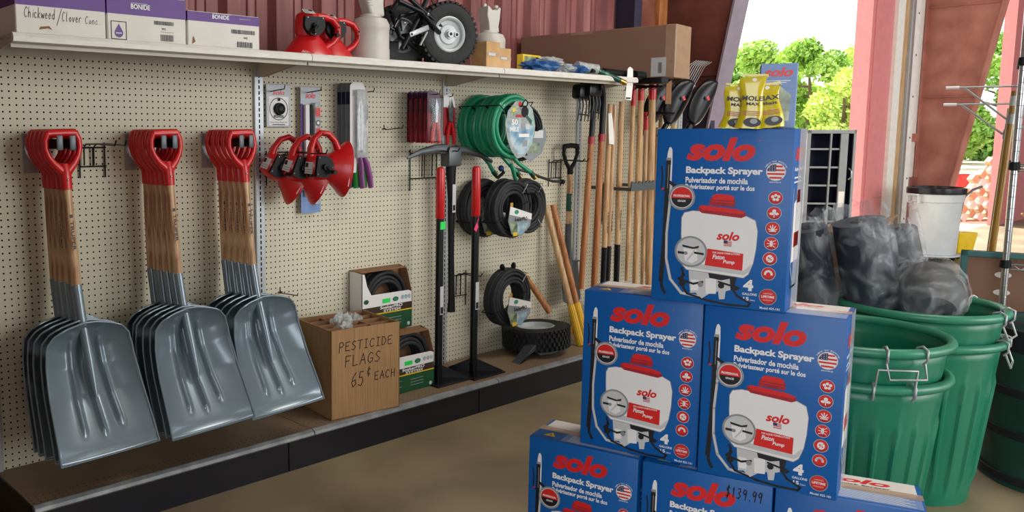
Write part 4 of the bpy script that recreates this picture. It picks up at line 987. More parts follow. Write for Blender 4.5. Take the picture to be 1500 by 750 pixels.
# ================================================================== LONG TOOLS HANGING ON THE LAST PANEL
t = thing('tool_rail', 'dark gray notched rail across the long handles', 'rail', (2.72, -.33, 1.10))
b = MB(); P = [(-.22, 0), (.22, 0)]
for i in range(12):
    x = .22-i*.04; P += [(x, .045), (x-.012, .060), (x-.026, .060), (x-.034, .046)]
b.prism([(x-.0, z) for x, z in P[:2]]+[(x, z) for x, z in P[2:] if x > -.22], -.004, .004, gray_mt, 'XZ'); b.build('notched_bar', t, smooth=0)
for x in (-.20, .20): b = MB(); b.box(x-.012, x+.012, .004, .322, .0, .02, gray_mt); b.build('standoff', t, smooth=0)
t = thing('gray_holder_strip', 'short dark gray hanging strip behind the long handles', 'strip', (2.72, -.012, 1.05))
b = MB(); b.prism([(-.03, -.18), (-.0, -.20), (.03, -.17), (.03, .08), (-.03, .08)], -.006, .006, gray_mt, 'XZ'); b.build('strip', t, smooth=0)
def longtool(label, X, Y, ztop, zbot, kind, wm=wood_lt, lean=0.0, r=.0165, grp=None):
    t = thing({'fork': 'garden_fork', 'rake': 'bow_rake', 'shovel': 'long_handled_shovel', 'hoe': 'garden_hoe'}[kind], label, {'fork': 'fork', 'rake': 'rake', 'shovel': 'shovel', 'hoe': 'hoe'}[kind], (X, Y, zbot), (0, lean, 0), grp)
    L = ztop-zbot; b = MB()
    if kind == 'fork':      # hangs head up
        b.tube([(0, 0, 0), (0, 0, .35), (0, 0, L*.70)], [r, r*1.1, r], wm, 14); b.build('handle', t)
        b = MB(); b.tube([(0, 0, L*.70), (0, 0, L*.735)], r*1.15, red_dk, 14); b.build('collar', t)
        b = MB(); b.tube([(0, 0, L*.735), (0, 0, L*.85), (-.02, -.0, L*.92), (-.07, -.01, L*.965), (-.13, -.02, L*.95)], [r*.95, r*1.0, .024, .032, .045], black_gl, 12)
        b.box(-.21, -.08, -.05, .02, L*.90, L*.97, black_gl, .02); 
        for k in range(4): b.tube([(-.195+.033*k, -.03, L*.92), (-.20+.034*k, -.045, L*.87), (-.20+.034*k, -.035, L*.80)], [.006, .005, .003], black_gl, 8)
        b.tube([(-.20, -.043, L*.83), (-.098, -.043, L*.83)], .004, black_gl, 8); b.build('fork_head', t)
    elif kind == 'rake':
        b.tube([(0, 0, 0), (0, 0, .5), (0, 0, L*.90)], [r, r*1.1, r], wm, 14); b.build('handle', t)
        b = MB(); b.tube([(0, 0, L*.90), (0, 0, L)], [r*1.15, r*1.2], red_pl, 14); b.build('collar', t)
        b = MB(); b.tube([(0, 0, L), (0, -.03, L+.02), (0, -.05, L+.02)], .008, black_mt, 8); b.tube([(-.0, -.17, L-.01), (0, .0, L+.0)], .006, black_mt, 8)
        b.tube([(0, -.20, L-.012), (0, .06, L-.012)], .006, black_mt, 8)
        for k in range(8): b.tube([(0, -.20+.035*k, L-.012), (-.03, -.205+.035*k, L-.022), (-.055, -.205+.035*k, L-.032)], [.005, .004, .002], black_mt, 6)
        b.build('rake_head', t)
    elif kind == 'shovel':  # head down
        b.tube([(0, 0, .57), (0, 0, .8), (0, 0, L)], [r, r*1.1, r*.95], wm, 14); h_ = b.build('handle', t)
        b = MB(); b.tube([(0, 0, .58), (0, 0, .28), (0, -.01, .20)], [r*1.12, r*1.05, r], black_gl, 14)
        b.grid(lambda u, v: ((v-.5)*2*(.10*math.sin(PI*min(1, .35+u*.65))**.6 if u < .999 else .001)*1.0, -.015-.02*(1-(2*v-1)**2)-.03*math.sin(u*2), .22-.215*u), 12, 10, black_gl); b.build('blade', t, smooth=1)
        b = MB(); b.M = Matrix.Translation((0, -r*1.12, .60)) @ Matrix.Rotation(PI/2, 4, 'Y'); b.M = Matrix.Translation((0, 0, .14)) @ b.M; b.text('TRUPER', -.07, .07, -.006, .006, 0, print_black, .02); b.build('brand_lettering', h_, smooth=0)
    return t
LG = 'long handled tools hanging side by side'
longtool('garden fork with black head, leftmost of the long tools', 2.20, -.20, 1.78, .50, 'fork', wood_or, .062, .0175, LG)
longtool('garden fork with black head and red lettered handle, second from left', 2.285, -.235, 1.80, .50, 'fork', wood_or, .03, .0185, LG)
longtool('long handled shovel with black socket, left of the pair', 2.40, -.22, 1.64, .165, 'shovel', wood_lt, .01, .0165, LG)
longtool('long handled shovel with black socket, right of the pair', 2.475, -.20, 1.64, .165, 'shovel', wood, .01, .0165, LG)
longtool('long handled shovel with black lettering on pale wood', 2.60, -.19, 1.66, .165, 'shovel', wood_lt, -.01, .0175, LG)
longtool('bow rake with a thin pale handle left of the tag', 2.67, -.22, 1.76, .50, 'rake', wood_lt, -.0, .0145, LG)
longtool('bow rake with red collar under the paper tag', 2.72, -.25, 1.80, .48, 'rake', wood_lt, -.01, .018, LG)
longtool('bow rake with the thickest handle and tall red collar', 2.85, -.27, 1.81, .46, 'rake', wood_lt, -.035, .021, LG)
longtool('bow rake with red collar right of the thickest handle', 2.94, -.17, 1.60, .42, 'rake', wood, -.03, .014, LG)
longtool('long shovel standing darkest behind the blue boxes', 3.10, -.16, 1.50, .165, 'shovel', wood, -.02, .016, LG)
b = MB(); b.M = Matrix.Translation((2.38, -.245, 1.55)); b.prism([(-.02, .03), (.01, .035), (.025, 0), (.045, -.09), (.05, -.16), (.0, -.155), (-.01, -.08)], -.002, .002, white_t, 'XZ')
tag(b.build('price_tag', smooth=0), 'cream paper tag hanging from the garden forks', 'tag')
b = MB(); b.M = Matrix.Translation((2.98, -.28, 1.74)); b.prism([(-.035, -.09), (.035, -.09), (.03, .10), (-.03, .10)], -.002, .002, card_in, 'XZ')
tag(b.build('price_tag', smooth=0), 'brown paper tag hanging beside the thickest rake handle', 'tag')
# black shovel heads hanging blade up, to the right
def hang_shovel(i, X, Y, Z, lab):
    t = thing('black_shovel', lab, 'shovel', (X, Y, Z), (.0, .58, -.3), 'black shovels hanging blade up')
    b = MB()
    def f(u, v):
        w_ = .085*(max(0, 1-(abs(u-.52)/.52)**2.4))**.5
        w_ = max(.02 if u < .5 else .001, w_)
        x = (v-.5)*2*w_; return (x, -.035*(1-(2*v-1)**2)+.02*math.sin(u*3), .34*u)
    b.grid(f, 16, 12, black_gl); o = b.build('blade', t, smooth=1); m_ = o.modifiers.new('t', 'SOLIDIFY'); m_.thickness = .003
    b = MB(); b.plate([(-.018, .20), (.006, .19), (.016, .205), (.0, .213), (-.012, .222)], -.038, solo_red); b.build('emblem', t, smooth=0)
    b = MB(); b.tube([(0, -.015, .10), (0, -.004, .0), (0, 0, -.10)], [.010, .018, .019], black_gl, 12); b.build('socket', t)
    b = MB(); b.M = Matrix.Rotation(-.58, 4, 'Y'); b.tube([(.048, 0, -.085), (.05, 0, -.16)], .020, red_pl, 12); b.build('collar', t)
    b = MB(); b.M = Matrix.Rotation(-.58, 4, 'Y'); b.tube([(.05, 0, -.16), (.05, 0, -1.0)], .018, wood_lt, 12); b.build('handle', t)
hang_shovel(0, 2.96, -.14, 1.52, 'black round point shovel hanging blade up, leftmost of three')
hang_shovel(1, 3.07, -.22, 1.52, 'black round point shovel hanging blade up, middle of three')
hang_shovel(2, 3.20, -.32, 1.52, 'black round point shovel hanging blade up, right one with red emblem')
t = thing('leaf_rake', 'wire leaf rake hanging tines up beside the long carton', 'rake', (3.52, -.02, 1.50))
b = MB()
for k in range(8):
    x = -.03+.03*k; b.tube([(0, 0, 0), (x*.5, -.02, .15), (x, -.05, .32), (x+.03, -.10, .44), (x+.05, -.14, .47)], .0028, galv, 6)
b.tube([(-.03, -.045, .30), (.19, -.045, .30)], .003, galv, 6); b.build('tines', t)
b = MB(); b.tube([(0, 0, .02), (0, 0, -1.3)], .013, wood_lt, 10); b.build('handle', t)
t = thing('spring_rake', 'rake of curved steel tines hanging under the long carton', 'rake', (3.22, -.10, 1.66))
b = MB()
for k in range(10):
    x = -.16+.036*k; b.tube([(x, 0, .0), (x-.02, -.03, .05), (x-.005, -.05, .12)], .0035, galv, 6); b.box(x-.006, x+.006, -.006, .006, -.03, .0, white_t, .002, 1)
b.tube([(-.18, 0, -.02), (.19, 0, -.02)], .005, black_mt, 8); b.build('tines', t)
b = MB(); b.tube([(0, .01, -.02), (0, .02, -1.2)], .014, wood, 10); b.build('handle', t)

# ================================================================== BACKPACK SPRAYER CARTONS
BW, BH, BD = .352, .490, .195
def front_print():
    """printed artwork of the carton front, origin at bottom left of the front face, facing -Y"""
    b = MB(); Wd, Hh = BW, BH
    def X(u): return u*Wd
    def Z(v): return (1-v)*Hh
    y = -.0005
    b.text('solo', X(.235), X(.735), Z(.180), Z(.048), y, solo_red, .048, .25)
    b.ring(X(.765), Z(.065), .0016, .0024, y, solo_red, 16)
    b.text('Backpack Sprayer', X(.235), X(.795), Z(.262), Z(.212), y, white_pr, .04)
    b.text('Pulverisador de mochila', X(.235), X(.695), Z(.305), Z(.272), y, white_pr, .03)
    b.text('Pulvérisateur porté sur le dos', X(.235), X(.745), Z(.348), Z(.312), y, white_pr, .03)
    # flag badge
    cx, cz, r = X(.885), Z(.232), .024
    b.disc(cx, cz, r, y, print_lgray); b.disc(cx, cz, r*.93, y-.0003, white_pr)
    for k in range(4):
        z0 = cz-r*.75+k*r*.42; hw = math.sqrt(max(0, (r*.9)**2-(z0+r*.1-cz)**2)); b.rect(cx-hw, cx+hw, z0, z0+r*.20, y-.0006, solo_red)
    b.plate([(cx-r*.88, cz+r*.05), (cx+.0, cz+r*.05), (cx+.0, cz+r*.85), (cx-r*.45, cz+r*.78), (cx-r*.8, cz+r*.4)], y-.0009, flag_navy)
    for i in range(3):
        for j in range(3): b.disc(cx-r*(.62-.24*i), cz+r*(.2+.22*j), .0011, y-.0012, white_pr, 6)
    for k, ch in enumerate('TRIPLE TEST INSPECTED'):
        a = PI*.86-k*PI*.72/20
        if ch == ' ': continue
        ob = b.M; b.M = ob @ Matrix.Translation((cx+r*1.17*math.cos(a), 0, cz+r*1.17*math.sin(a))) @ Matrix.Rotation(-(a-PI/2), 4, 'Y'); b.text(ch, -.0012, .0012, -.0016, .0016, y, white_pr, .02); b.M = ob
    b.text('MADE IN THE USA', cx-.014, cx+.014, cz-r*1.22, cz-r*1.08, y, white_pr, .02)
    # six round symbols
    for k in range(6):
        cx = X(.893-.004*k); cz = Z(.372+k*.0835); r = .0178
        b.disc(cx, cz, r, y, print_lgray); b.disc(cx, cz, r*.93, y-.0003, red_dk); b.disc(cx, cz+r*.12, r*.80, y-.0006, solo_red, sx=1.05, sz=.9); yy = y-.0010
        if k == 0:
            for dx, dz in ((-.4, .15), (0, .38), (.42, .2), (-.18, -.25), (.25, -.25)): b.disc(cx+dx*r, cz+dz*r, r*.22, yy, white_pr, 10)
        elif k == 1:
            b.disc(cx, cz+.3*r, r*.28, yy, white_pr, 12); b.disc(cx-.35*r, cz-.1*r, r*.2, yy, white_pr, 10, 1.5); b.disc(cx+.35*r, cz-.1*r, r*.2, yy, white_pr, 10, 1.5); b.rect(cx-.06*r, cx+.06*r, cz-.65*r, cz+.1*r, yy, white_pr)
        elif k == 2:
            for a in (.3, .9, 1.57, 2.2, 2.85): b.ribbon([(cx, cz-.35*r), (cx+.6*r*math.cos(a), cz-.35*r+.85*r*math.sin(a))], .0024, yy, white_pr)
            b.rect(cx-.5*r, cx+.5*r, cz-.5*r, cz-.38*r, yy, white_pr)
        elif k == 3:
            b.disc(cx, cz, r*.2, yy, white_pr, 12, 1, 2.4)
            for dz in (-.35, 0, .35):
                for s in (-1, 1): b.ribbon([(cx, cz+dz*r*.6), (cx+s*.55*r, cz+dz*r*1.5)], .0016, yy, white_pr)
        elif k == 4:
            b.disc(cx, cz, r*.52, yy, white_pr, 16, 1, 1.1); b.disc(cx-.15*r, cz+.1*r, r*.14, yy-.0003, solo_red, 8); b.disc(cx+.2*r, cz-.15*r, r*.12, yy-.0003, solo_red, 8); b.ribbon([(cx-.4*r, cz-.5*r), (cx+.5*r, cz+.55*r)], .0012, yy-.0003, solo_red)
        else:
            P = [(cx+r*.45*math.cos(a), cz-.1*r+r*.5*math.sin(a)) for a in [i*PI/8 for i in range(9)]]; b.ribbon(P, .0052, yy, white_pr)
    # lifetime button
    cx, cz, r = X(.878), Z(.918), .0225
    b.disc(cx, cz, r, y, print_gray); b.disc(cx, cz, r*.90, y-.0003, red_dk); b.disc(cx, cz+r*.05, r*.78, y-.0006, solo_red)
    b.text('LIMITED', cx-.011, cx+.011, cz+.007, cz+.0105, y-.0009, print_lgray, .01); b.text('LIFETIME', cx-.016, cx+.016, cz-.003, cz+.0035, y-.0009, white_pr, .03); b.text('WARRANTY', cx-.012, cx+.012, cz-.011, cz-.0075, y-.0009, print_lgray, .01)
    b.text('4', X(.700), X(.772), Z(.895), Z(.832), y, white_pr, .05)
    b.text('GALLONS', X(.695), X(.800), Z(.920), Z(.906), y, white_pr, .02); b.text('15', X(.705), X(.745), Z(.950), Z(.930), y, white_pr, .03); b.text('Liters', X(.755), X(.79), Z(.950), Z(.940), y, white_pr)
    b.text('Model 425-101', X(.825), X(.965), Z(.988), Z(.975), y, white_pr, .015)
    # spray wand and hose
    def PL(L, m, yy):
        b.plate([(X(u), Z(v)) for u, v in L], yy, m)
    def RB(L, w_, m, yy): b.ribbon([(X(u), Z(v)) for u, v in L], w_, yy, m)
    PL([(.085, .22), (.088, .14), (.098, .108), (.112, .103), (.124, .12), (.128, .20), (.126, .40), (.09, .40)], white_pr, y)
    PL([(.080, .165), (.118, .165), (.120, .205), (.080, .205)], print_gray, y-.0003)
    RB([(.097, .19), (.095, .40), (.090, .65), (.075, .88)], .0130, print_black, y-.0005); RB([(.10, .205), (.098, .34)], .0018, print_gray, y-.0008)
    RB([(.075, .865), (.085, .92), (.11, .955)], .0085, print_black, y-.0005)
    RB([(.045, .215), (.055, .27), (.05, .34), (.085, .36)], .0042, print_black, y-.0006); RB([(.10, .30), (.155, .325)], .009, print_black, y-.0005); b.disc(X(.06), Z(.345), .0035, y-.0008, solo_red, 10)
    RB([(.125, .33), (.118, .45), (.105, .60), (.11, .75), (.15, .87), (.24, .945), (.36, .955), (.45, .92), (.50, .85)], .0085, print_gray, y-.0002); RB([(.125, .33), (.118, .45), (.105, .60), (.11, .75), (.15, .87), (.24, .945), (.36, .955), (.45, .92), (.50, .85)], .0060, print_lgray, y-.0008)
    # black carrying frame, pump base
    RB([(.245, .815), (.245, .90), (.285, .945), (.45, .975), (.60, .985), (.74, .995-.012), (.755, .965), (.66, .93), (.63, .90)], .0062, print_black, y-.0012)
    PL([(.29, .80), (.60, .80), (.61, .90), (.575, .91), (.57, .955), (.53, .96), (.52, .915), (.46, .93), (.40, .965), (.35, .935), (.31, .94), (.30, .88)], print_lgray, y-.0014)
    PL([(.42, .85), (.50, .84), (.505, .93), (.43, .935)], white_pr, y-.0017); PL([(.31, .86), (.37, .86), (.37, .92), (.315, .925)], white_pr, y-.0017)
    PL([(.44, .815), (.60, .812), (.61, .835), (.54, .85), (.45, .842)], print_black, y-.0019); PL([(.60, .83), (.655, .81), (.64, .87), (.68, .885), (.66, .90), (.61, .90)], print_black, y-.0019)
    RB([(.215, .865), (.33, .885), (.40, .87)], .006, print_black, y-.0020); b.disc(X(.245), Z(.885), .010, y-.0021, print_black, 12); RB([(.235, .80), (.255, .84), (.22, .86)], .006, print_black, y-.0020)
    b.disc(X(.385), Z(.885), .0075, y-.0021, print_gray, 12); b.disc(X(.54), Z(.88), .0085, y-.0021, print_black, 12); RB([(.52, .86), (.61, .875)], .0055, print_black, y-.0021)
    # tank
    T = [(.215, .505), (.235, .475), (.30, .462), (.55, .465), (.70, .478), (.765, .50), (.785, .56), (.780, .66), (.765, .74), (.735, .805), (.70, .828), (.45, .815), (.27, .808), (.235, .78), (.228, .70), (.218, .60)]
    PL(T, print_gray, y-.0023); PL([(.5+(u-.5)*.985, .645+(v-.645)*.98) for u, v in T], white_pr, y-.0026)
    b.plate([(X(u), Z(v)) for u, v in ((.225, .70), (.24, .765), (.28, .792), (.70, .810), (.735, .79), (.755, .74), (.70, .785), (.35, .765), (.26, .74))], y-.0028, print_lgray)
    PL([(.345, .438), (.375, .430), (.62, .445), (.690, .462), (.695, .480), (.66, .492), (.37, .475), (.340, .458)], red_dk, y-.0029)
    PL([(.345, .438), (.375, .430), (.62, .443), (.688, .458), (.67, .470), (.38, .458)], solo_red, y-.0031)
    PL([(.430, .392), (.445, .380), (.60, .384), (.615, .398), (.610, .432), (.42, .428)], red_dk, y-.0033); PL([(.445, .372), (.475, .362), (.57, .365), (.602, .376), (.60, .398), (.44, .395)], solo_red, y-.0035); RB([(.44, .405), (.60, .409)], .0025, solo_red, y-.0036)
    b.text('solo', X(.488), X(.655), Z(.622), Z(.572), y-.0032, solo_red, .04, .28)
    b.rect(X(.542), X(.602), Z(.655), Z(.622), y-.0032, print_lgray); b.rect(X(.542), X(.572), Z(.638), Z(.622), y-.0034, flag_navy)
    for k in range(3): b.rect(X(.545), X(.602), Z(.653-.010*k), Z(.649-.010*k), y-.0033, solo_red)
    PL([(.425, .675), (.690, .690), (.688, .785), (.410, .772)], solo_red, y-.0034); b.text('FOR LIQUID FORMULATIONS', X(.465), X(.665), Z(.702), Z(.690), y-.0037, white_pr, .02)
    b.text('Piston', X(.465), X(.555), Z(.732), Z(.706), y-.0037, white_pr, .03, .2); b.text('Pump', X(.545), X(.630), Z(.758), Z(.732), y-.0037, white_pr, .03, .2)
    # round badge with lettering and round magnifier
    cx, cz, r = X(.212), Z(.390), .0365
    b.disc(cx, cz, r, y-.0040, print_gray, 36); b.disc(cx, cz, r*.86, y-.0043, print_lgray, 36); b.disc(cx, cz, r*.78, y-.0046, print_black, 36)
    P = [(cx+r*.77*math.cos(a), cz+r*.77*math.sin(a)) for a in [-.10+i*(PI+.2)/16 for i in range(17)]]; b.plate(P, y-.0049, solo_red)
    b.text('PROFESSIONAL', cx-r*.62, cx+r*.62, cz+r*.02, cz+r*.20, y-.0052, white_pr, .035); b.text('GRADE', cx-r*.30, cx+r*.30, cz-r*.36, cz-r*.20, y-.0052, white_pr, .03)
    cx, cz, r = X(.300), Z(.700), .0440
    b.disc(cx, cz, r, y-.0055, print_gray, 40); b.disc(cx, cz, r*.88, y-.0058, print_lgray, 40)
    b.plate([(cx+r*a, cz+r*c) for a, c in ((-.55, .42), (.15, .30), (.5, .42), (.45, .25), (.1, .18), (-.5, .28))], y-.0061, print_black)
    b.plate([(cx+r*a, cz+r*c) for a, c in ((-.45, .2), (.35, .15), (.45, -.5), (.1, -.75), (-.35, -.6))], y-.0060, white_pr)
    b.ribbon([(cx-r*.75, cz-r*.1), (cx-r*.35, cz-r*.12)], .007, y-.0062, print_black); b.ribbon([(cx+r*.25, cz-r*.05), (cx+r*.75, cz-r*.10)], .006, y-.0062, print_black)
    b.ribbon([(cx-r*.2, cz-r*.55), (cx+r*.1, cz-r*.15), (cx+r*.2, cz+r*.1)], .0045, y-.0063, print_lgray); b.disc(cx-r*.3, cz-r*.12, r*.12, y-.0064, print_gray, 12)
    b.disc(cx, cz, r*.0001, y-.0066, print_gray, 3)
    # squash the layering so the artwork lies flat on the cardboard
    b.v = [(a, -.0004+c*.11, e) for a, c, e in b.v]
    return b
sb0 = thing('backpack_sprayer_carton', 'x', 'carton', (0, 0, 0), group='blue backpack sprayer cartons stacked as a pyramid')
b = MB(); b.box(0, BW, 0, BD, 0, BH, solo_blue, .003, 2); b.build('carton_body', sb0, smooth=.4)
front_print().build('front_print', sb0, smooth=0)
b = MB(); zt = BH+.0006   # top flap artwork
b.add([(.012, .095, zt), (BW-.012, .095, zt), (BW-.012, BD-.006, zt), (.012, BD-.006, zt)], [(0, 1, 2, 3)], carton_w)
b.add([(.10, .012, zt), (BW-.006, .012, zt), (BW-.006, .092, zt), (.10, .092, zt)], [(0, 1, 2, 3)], solo_blue2)
b.add([(.035, .03, zt+.0003), (.075, .03, zt+.0003), (.055, .065, zt+.0003)], [(0, 1, 2)], yel_pr); b.add([(.052, .038, zt+.0006), (.058, .038, zt+.0006), (.055, .055, zt+.0006)], [(0, 1, 2)], print_black)
ob = b.M; b.M = Matrix.Translation((0, 0, zt+.0003)) @ Matrix.Rotation(-PI/2, 4, 'X')
b.text('solo', .14, .29, -.125, -.162+.0, 0, solo_red, .04, .28) if False else None
b.M = Matrix(((1, 0, 0, 0), (0, 0, 1, 0), (0, -1, 0, zt+.0003), (0, 0, 0, 1)))
b.text('solo', .12, .28, .135, .172, 0, solo_red, .04, .28); b.text('Backpack Sprayer', .12, .28, .115, .128, 0, print_black, .03)
for k in range(10): b.rect(.12, .33-(k % 3)*.012, .020+.007*k, .0225+.007*k, 0, white_pr)
b.M = ob
b.add([(0, BD*.5-.02, zt+.0009), (BW, BD*.5-.02, zt+.0009), (BW, BD*.5+.02, zt+.0009), (0, BD*.5+.02, zt+.0009)], [(0, 1, 2, 3)], tape)
b.build('top_print', sb0, smooth=0)
b = MB()   # right side artwork: local frame turned so that x runs along the depth
b.M = Matrix.Translation((BW+.0004, 0, 0)) @ Matrix.Rotation(PI/2, 4, 'Z')
b.text('solo', .03, .165, .405, .455, 0, solo_red, .045, .28); b.text('Backpack Sprayer', .03, .165, .375, .388, 0, white_pr, .03); b.rect(.03, .14, .358, .362, 0, white_pr); b.rect(.03, .15, .346, .350, 0, white_pr)
b.plate([(.05, .13), (.16, .13), (.17, .28), (.12, .31), (.05, .29)], 0, white_pr); b.plate([(.09, .29), (.15, .29), (.14, .325), (.095, .325)], -.0004, solo_red); b.plate([(.07, .17), (.15, .17), (.15, .21), (.07, .21)], -.0004, solo_red)
b.ribbon([(.03, .33), (.028, .22), (.04, .12), (.08, .08)], .005, -.0004, print_lgray); b.ribbon([(.045, .10), (.06, .06), (.14, .06), (.165, .12)], .006, -.0004, print_black)
b.build('side_print', sb0, smooth=0)
b = MB(); b.add([(BW+.0008, BD*.42, .0), (BW+.0008, BD, .0), (BW+.0008, BD, BH), (BW+.0008, BD*.42, BH)], [(0, 1, 2, 3)], sheen_film); b.build('tape', sb0, smooth=0)  # pale strip carrying the painted reflection on the carton side
stk = [((.009, -1.984, .985), -75.2, 'topmost blue backpack sprayer carton of the pyramid'),
       ((-.004, -1.766, .4925), -75.2, 'left blue backpack sprayer carton of the middle row'),
       ((.062, -2.122, .4925), -75.0, 'right blue backpack sprayer carton of the middle row'),
       ((-.073, -1.622, .001), -75.6, 'left blue backpack sprayer carton of the bottom row, nearest the shelves'),
       ((.016, -1.976, .001), -72.2, 'blue backpack sprayer carton of the bottom row with a handwritten price'),
       ((.128, -2.316, .001), -67.5, 'right blue backpack sprayer carton of the bottom row with its top showing')]
boxes = []
for i, (loc, ang, lab) in enumerate(stk):
    if i == 0: o = sb0; o.location = loc; o.rotation_euler = (0, 0, math.radians(ang)); o['label'] = lab
    else: o = dup(sb0, loc, (0, 0, math.radians(ang)), lab)
    boxes.append(o)
b = MB(); hand(b, '$139.99', .232, .436, .030, .0105, .004, -.0016, ink, .0028, -.0003); b.build('price_lettering', boxes[4], smooth=0)

# on top of the pyramid
t = thing('sprayer_box', 'small blue and red sprayer box standing on top of the pyramid', 'carton', (.175, -2.190, 1.4765), (0, 0, math.radians(-63)))
b = MB(); b.box(0, .092, 0, .085, 0, .176, solo_blue2, .002, 1); b.build('carton_body', t, smooth=0)
b = MB(); b.text('solo', .008, .080, .140, .165, -.0005, solo_red, .04, .28); 
for k in range(3): b.rect(.01, .075-.01*k, .128-.005*k, .130-.005*k, -.0005, white_pr)
b.plate([(.03, .02), (.075, .02), (.078, .09), (.05, .115), (.03, .09)], -.0005, MATS['garden_photo_label'] if False else label_gr); b.ribbon([(.015, .03), (.02, .10), (.05, .118)], .003, -.0008, print_black)
b.M = Matrix.Translation((.0925, 0, 0)) @ Matrix.Rotation(PI/2, 4, 'Z'); b.text('solo', .02, .06, .145, .165, 0, solo_red, .04, .28); b.rect(.012, .07, .125, .135, 0, white_pr); b.plate([(.02, .03), (.065, .03), (.065, .11), (.04, .12), (.02, .10)], 0, print_lgray); b.plate([(.03, .05), (.055, .05), (.055, .09), (.03, .09)], -.0004, solo_red)
b.build('front_print', t, smooth=0)
def pouch(label, loc, rz, lean, w=.058, h=.145, txt='MOLE'):
    t = thing('yellow_pouch', label, 'pouch', loc, (lean, 0, rz), 'yellow pouches on top of the pyramid'); t.scale = (1, 1, .76); t.rotation_euler.y = {'M': 0}.get('', 0)+(lean*1.2)
    b = MB()
    def f(u, v):
        a = v*2*PI; th = .020*(1-u)**.6+.0008; wq = w*(1-.12*math.sin(u*PI)); wq = w*(.80+.20*abs(2*u-1)**1.5); x = math.cos(a)*wq*.5+.004*math.sin(u*6+w*90)
        return (x, math.sin(a)*th*(.9+.1*math.sin(5*a)), h*u+.012*(x/w)*(u > .9)*math.copysign(1, lean or 1))
    b.grid(f, 14, 28, ylb); b.plate([(-w*.5, h), (w*.5, h*1.0), (w*.48, h*1.06), (-w*.48, h*1.04)], 0, ylb); b.build('pouch_body', t, smooth=1)
    b = MB(); fy = lambda z: -.021*(1-min(1, z/h))**.6-.0016
    for tx, z0, z1, m, x0, x1 in ((txt, .096, .112, print_black, -w*.38, w*.38), ('MAX' if txt != 'MAX' else 'Bait', .080, .090, print_black, -w*.2, w*.3)):
        b.M = Matrix.Identity(4); b.text(tx, x0, x1, z0, z1, fy(z0)-.0008, m, .03)
    for k in range(3): b.rect(-w*.3, w*.35, .058-.006*k, .060-.006*k, fy(.04)-.001, red_dk)
    b.disc(w*.1, .022, .018, -.0205, print_black, 20, 1.2, .9); b.disc(w*.15, .026, .009, -.0213, print_gray, 14); b.build('front_print', t, smooth=0)
    b = MB()
    b.lathe([(.006, -.0006), (.0001, -.0006)], white_pr, (0, -.004, h*.94), 'Y', 12); b.build('hang_hole', t, smooth=0)
    return t
pouch('leftmost yellow mole repellent pouch on the pyramid', (.075, -2.166, 1.4765), math.radians(-58), .10, .070, .150)
pouch('middle tallest yellow mole repellent pouch on the pyramid', (.060, -2.218, 1.4765), math.radians(-60), .06, .066, .178)
pouch('right yellow pouch leaning on the small sprayer box', (.095, -2.262, 1.4765), math.radians(-62), -.10, .068, .150, 'MAX')

# ================================================================== GREEN CANS
def green_can(label, loc, rz, hooks, group, H_=.755, drop=None):
    t = thing('green_trash_can', label, 'trash can', loc, (0, 0, rz), group)
    b = MB(); R1, R0 = .283, .215
    n = 72
    def rad(z): return R0+(R1-R0)*z/H_
    prof = [0, .015, .03, .05]+[.05+(H_-.22)*k/6 for k in range(1, 7)]+[H_-.14, H_-.06, H_-.02]
    V = []; F = []
    nn = 192
    for i, z in enumerate(prof):
        for j in range(nn):
            a = 2*PI*j/nn; r = rad(z)
            k = j % 8
            if .06 < z < H_-.16 and k in (3, 4): r += .008
            V.append((r*math.cos(a), r*math.sin(a), z))
    for i in range(len(prof)-1):
        for j in range(nn): F.append((i*nn+j, i*nn+(j+1) % nn, (i+1)*nn+(j+1) % nn, (i+1)*nn+j))
    F.append(list(range(nn))[::-1]); b.add(V, F, can_g)
    o = b.build('can_body', t, smooth=.5); m_ = o.modifiers.new('s', 'SOLIDIFY'); m_.thickness = .004; m_.offset = -1
    b = MB(); b.tube([(R1*1.03*math.cos(a), R1*1.03*math.sin(a), H_-.01) for a in [2*PI*i/64 for i in range(64)]], .017, can_gr, 12, closed=True); b.build('rim', t, smooth=1)
    for a in hooks:
        b = MB(); c, s = math.cos(a), math.sin(a); R = R1*1.03
        def q(rr, da, z): return ((rr)*math.cos(a+da), (rr)*math.sin(a+da), z)
        for da in (-.21, .21):
            b.tube([q(R-.024, da, H_-.028), q(R-.022, da, H_+.006), q(R, da, H_+.014), q(R+.020, da, H_+.004), q(R+.020, da, H_-.03), q(R+.006, da, H_-.045)], .0042, galv, 8)
        b.tube([q(R+.012, -.21, H_-.04), q(R+.030, -.19, H_-.09 if drop is None else H_+drop), q(R+.030, .19, H_-.09 if drop is None else H_+drop), q(R+.012, .21, H_-.04)], .0040, galv, 8)
        b.build('bail_handle', t, smooth=1)
    return t
cam_a = math.atan2(-3.3+2.14, -2.2-1.10)
green_can('outer green trash can of the front nested pair', (1.12, -2.140, .001), .0, [cam_a+.42], 'front nested pair of green cans', .625, .065)
green_can('inner green trash can of the front nested pair, raised rim', (1.12, -2.140, .125), .1, [cam_a+.08+.35, cam_a-.8], 'front nested pair of green cans', .625)
green_can('outer green trash can of the rear nested pair', (1.75, -2.150, .001), .05, [cam_a+1.35], 'rear nested pair of green cans', .66)
green_can('inner green trash can of the rear nested pair, with bagged rolls', (1.75, -2.150, .115), .0, [cam_a+1.25, cam_a+2.6], 'rear nested pair of green cans', .66)

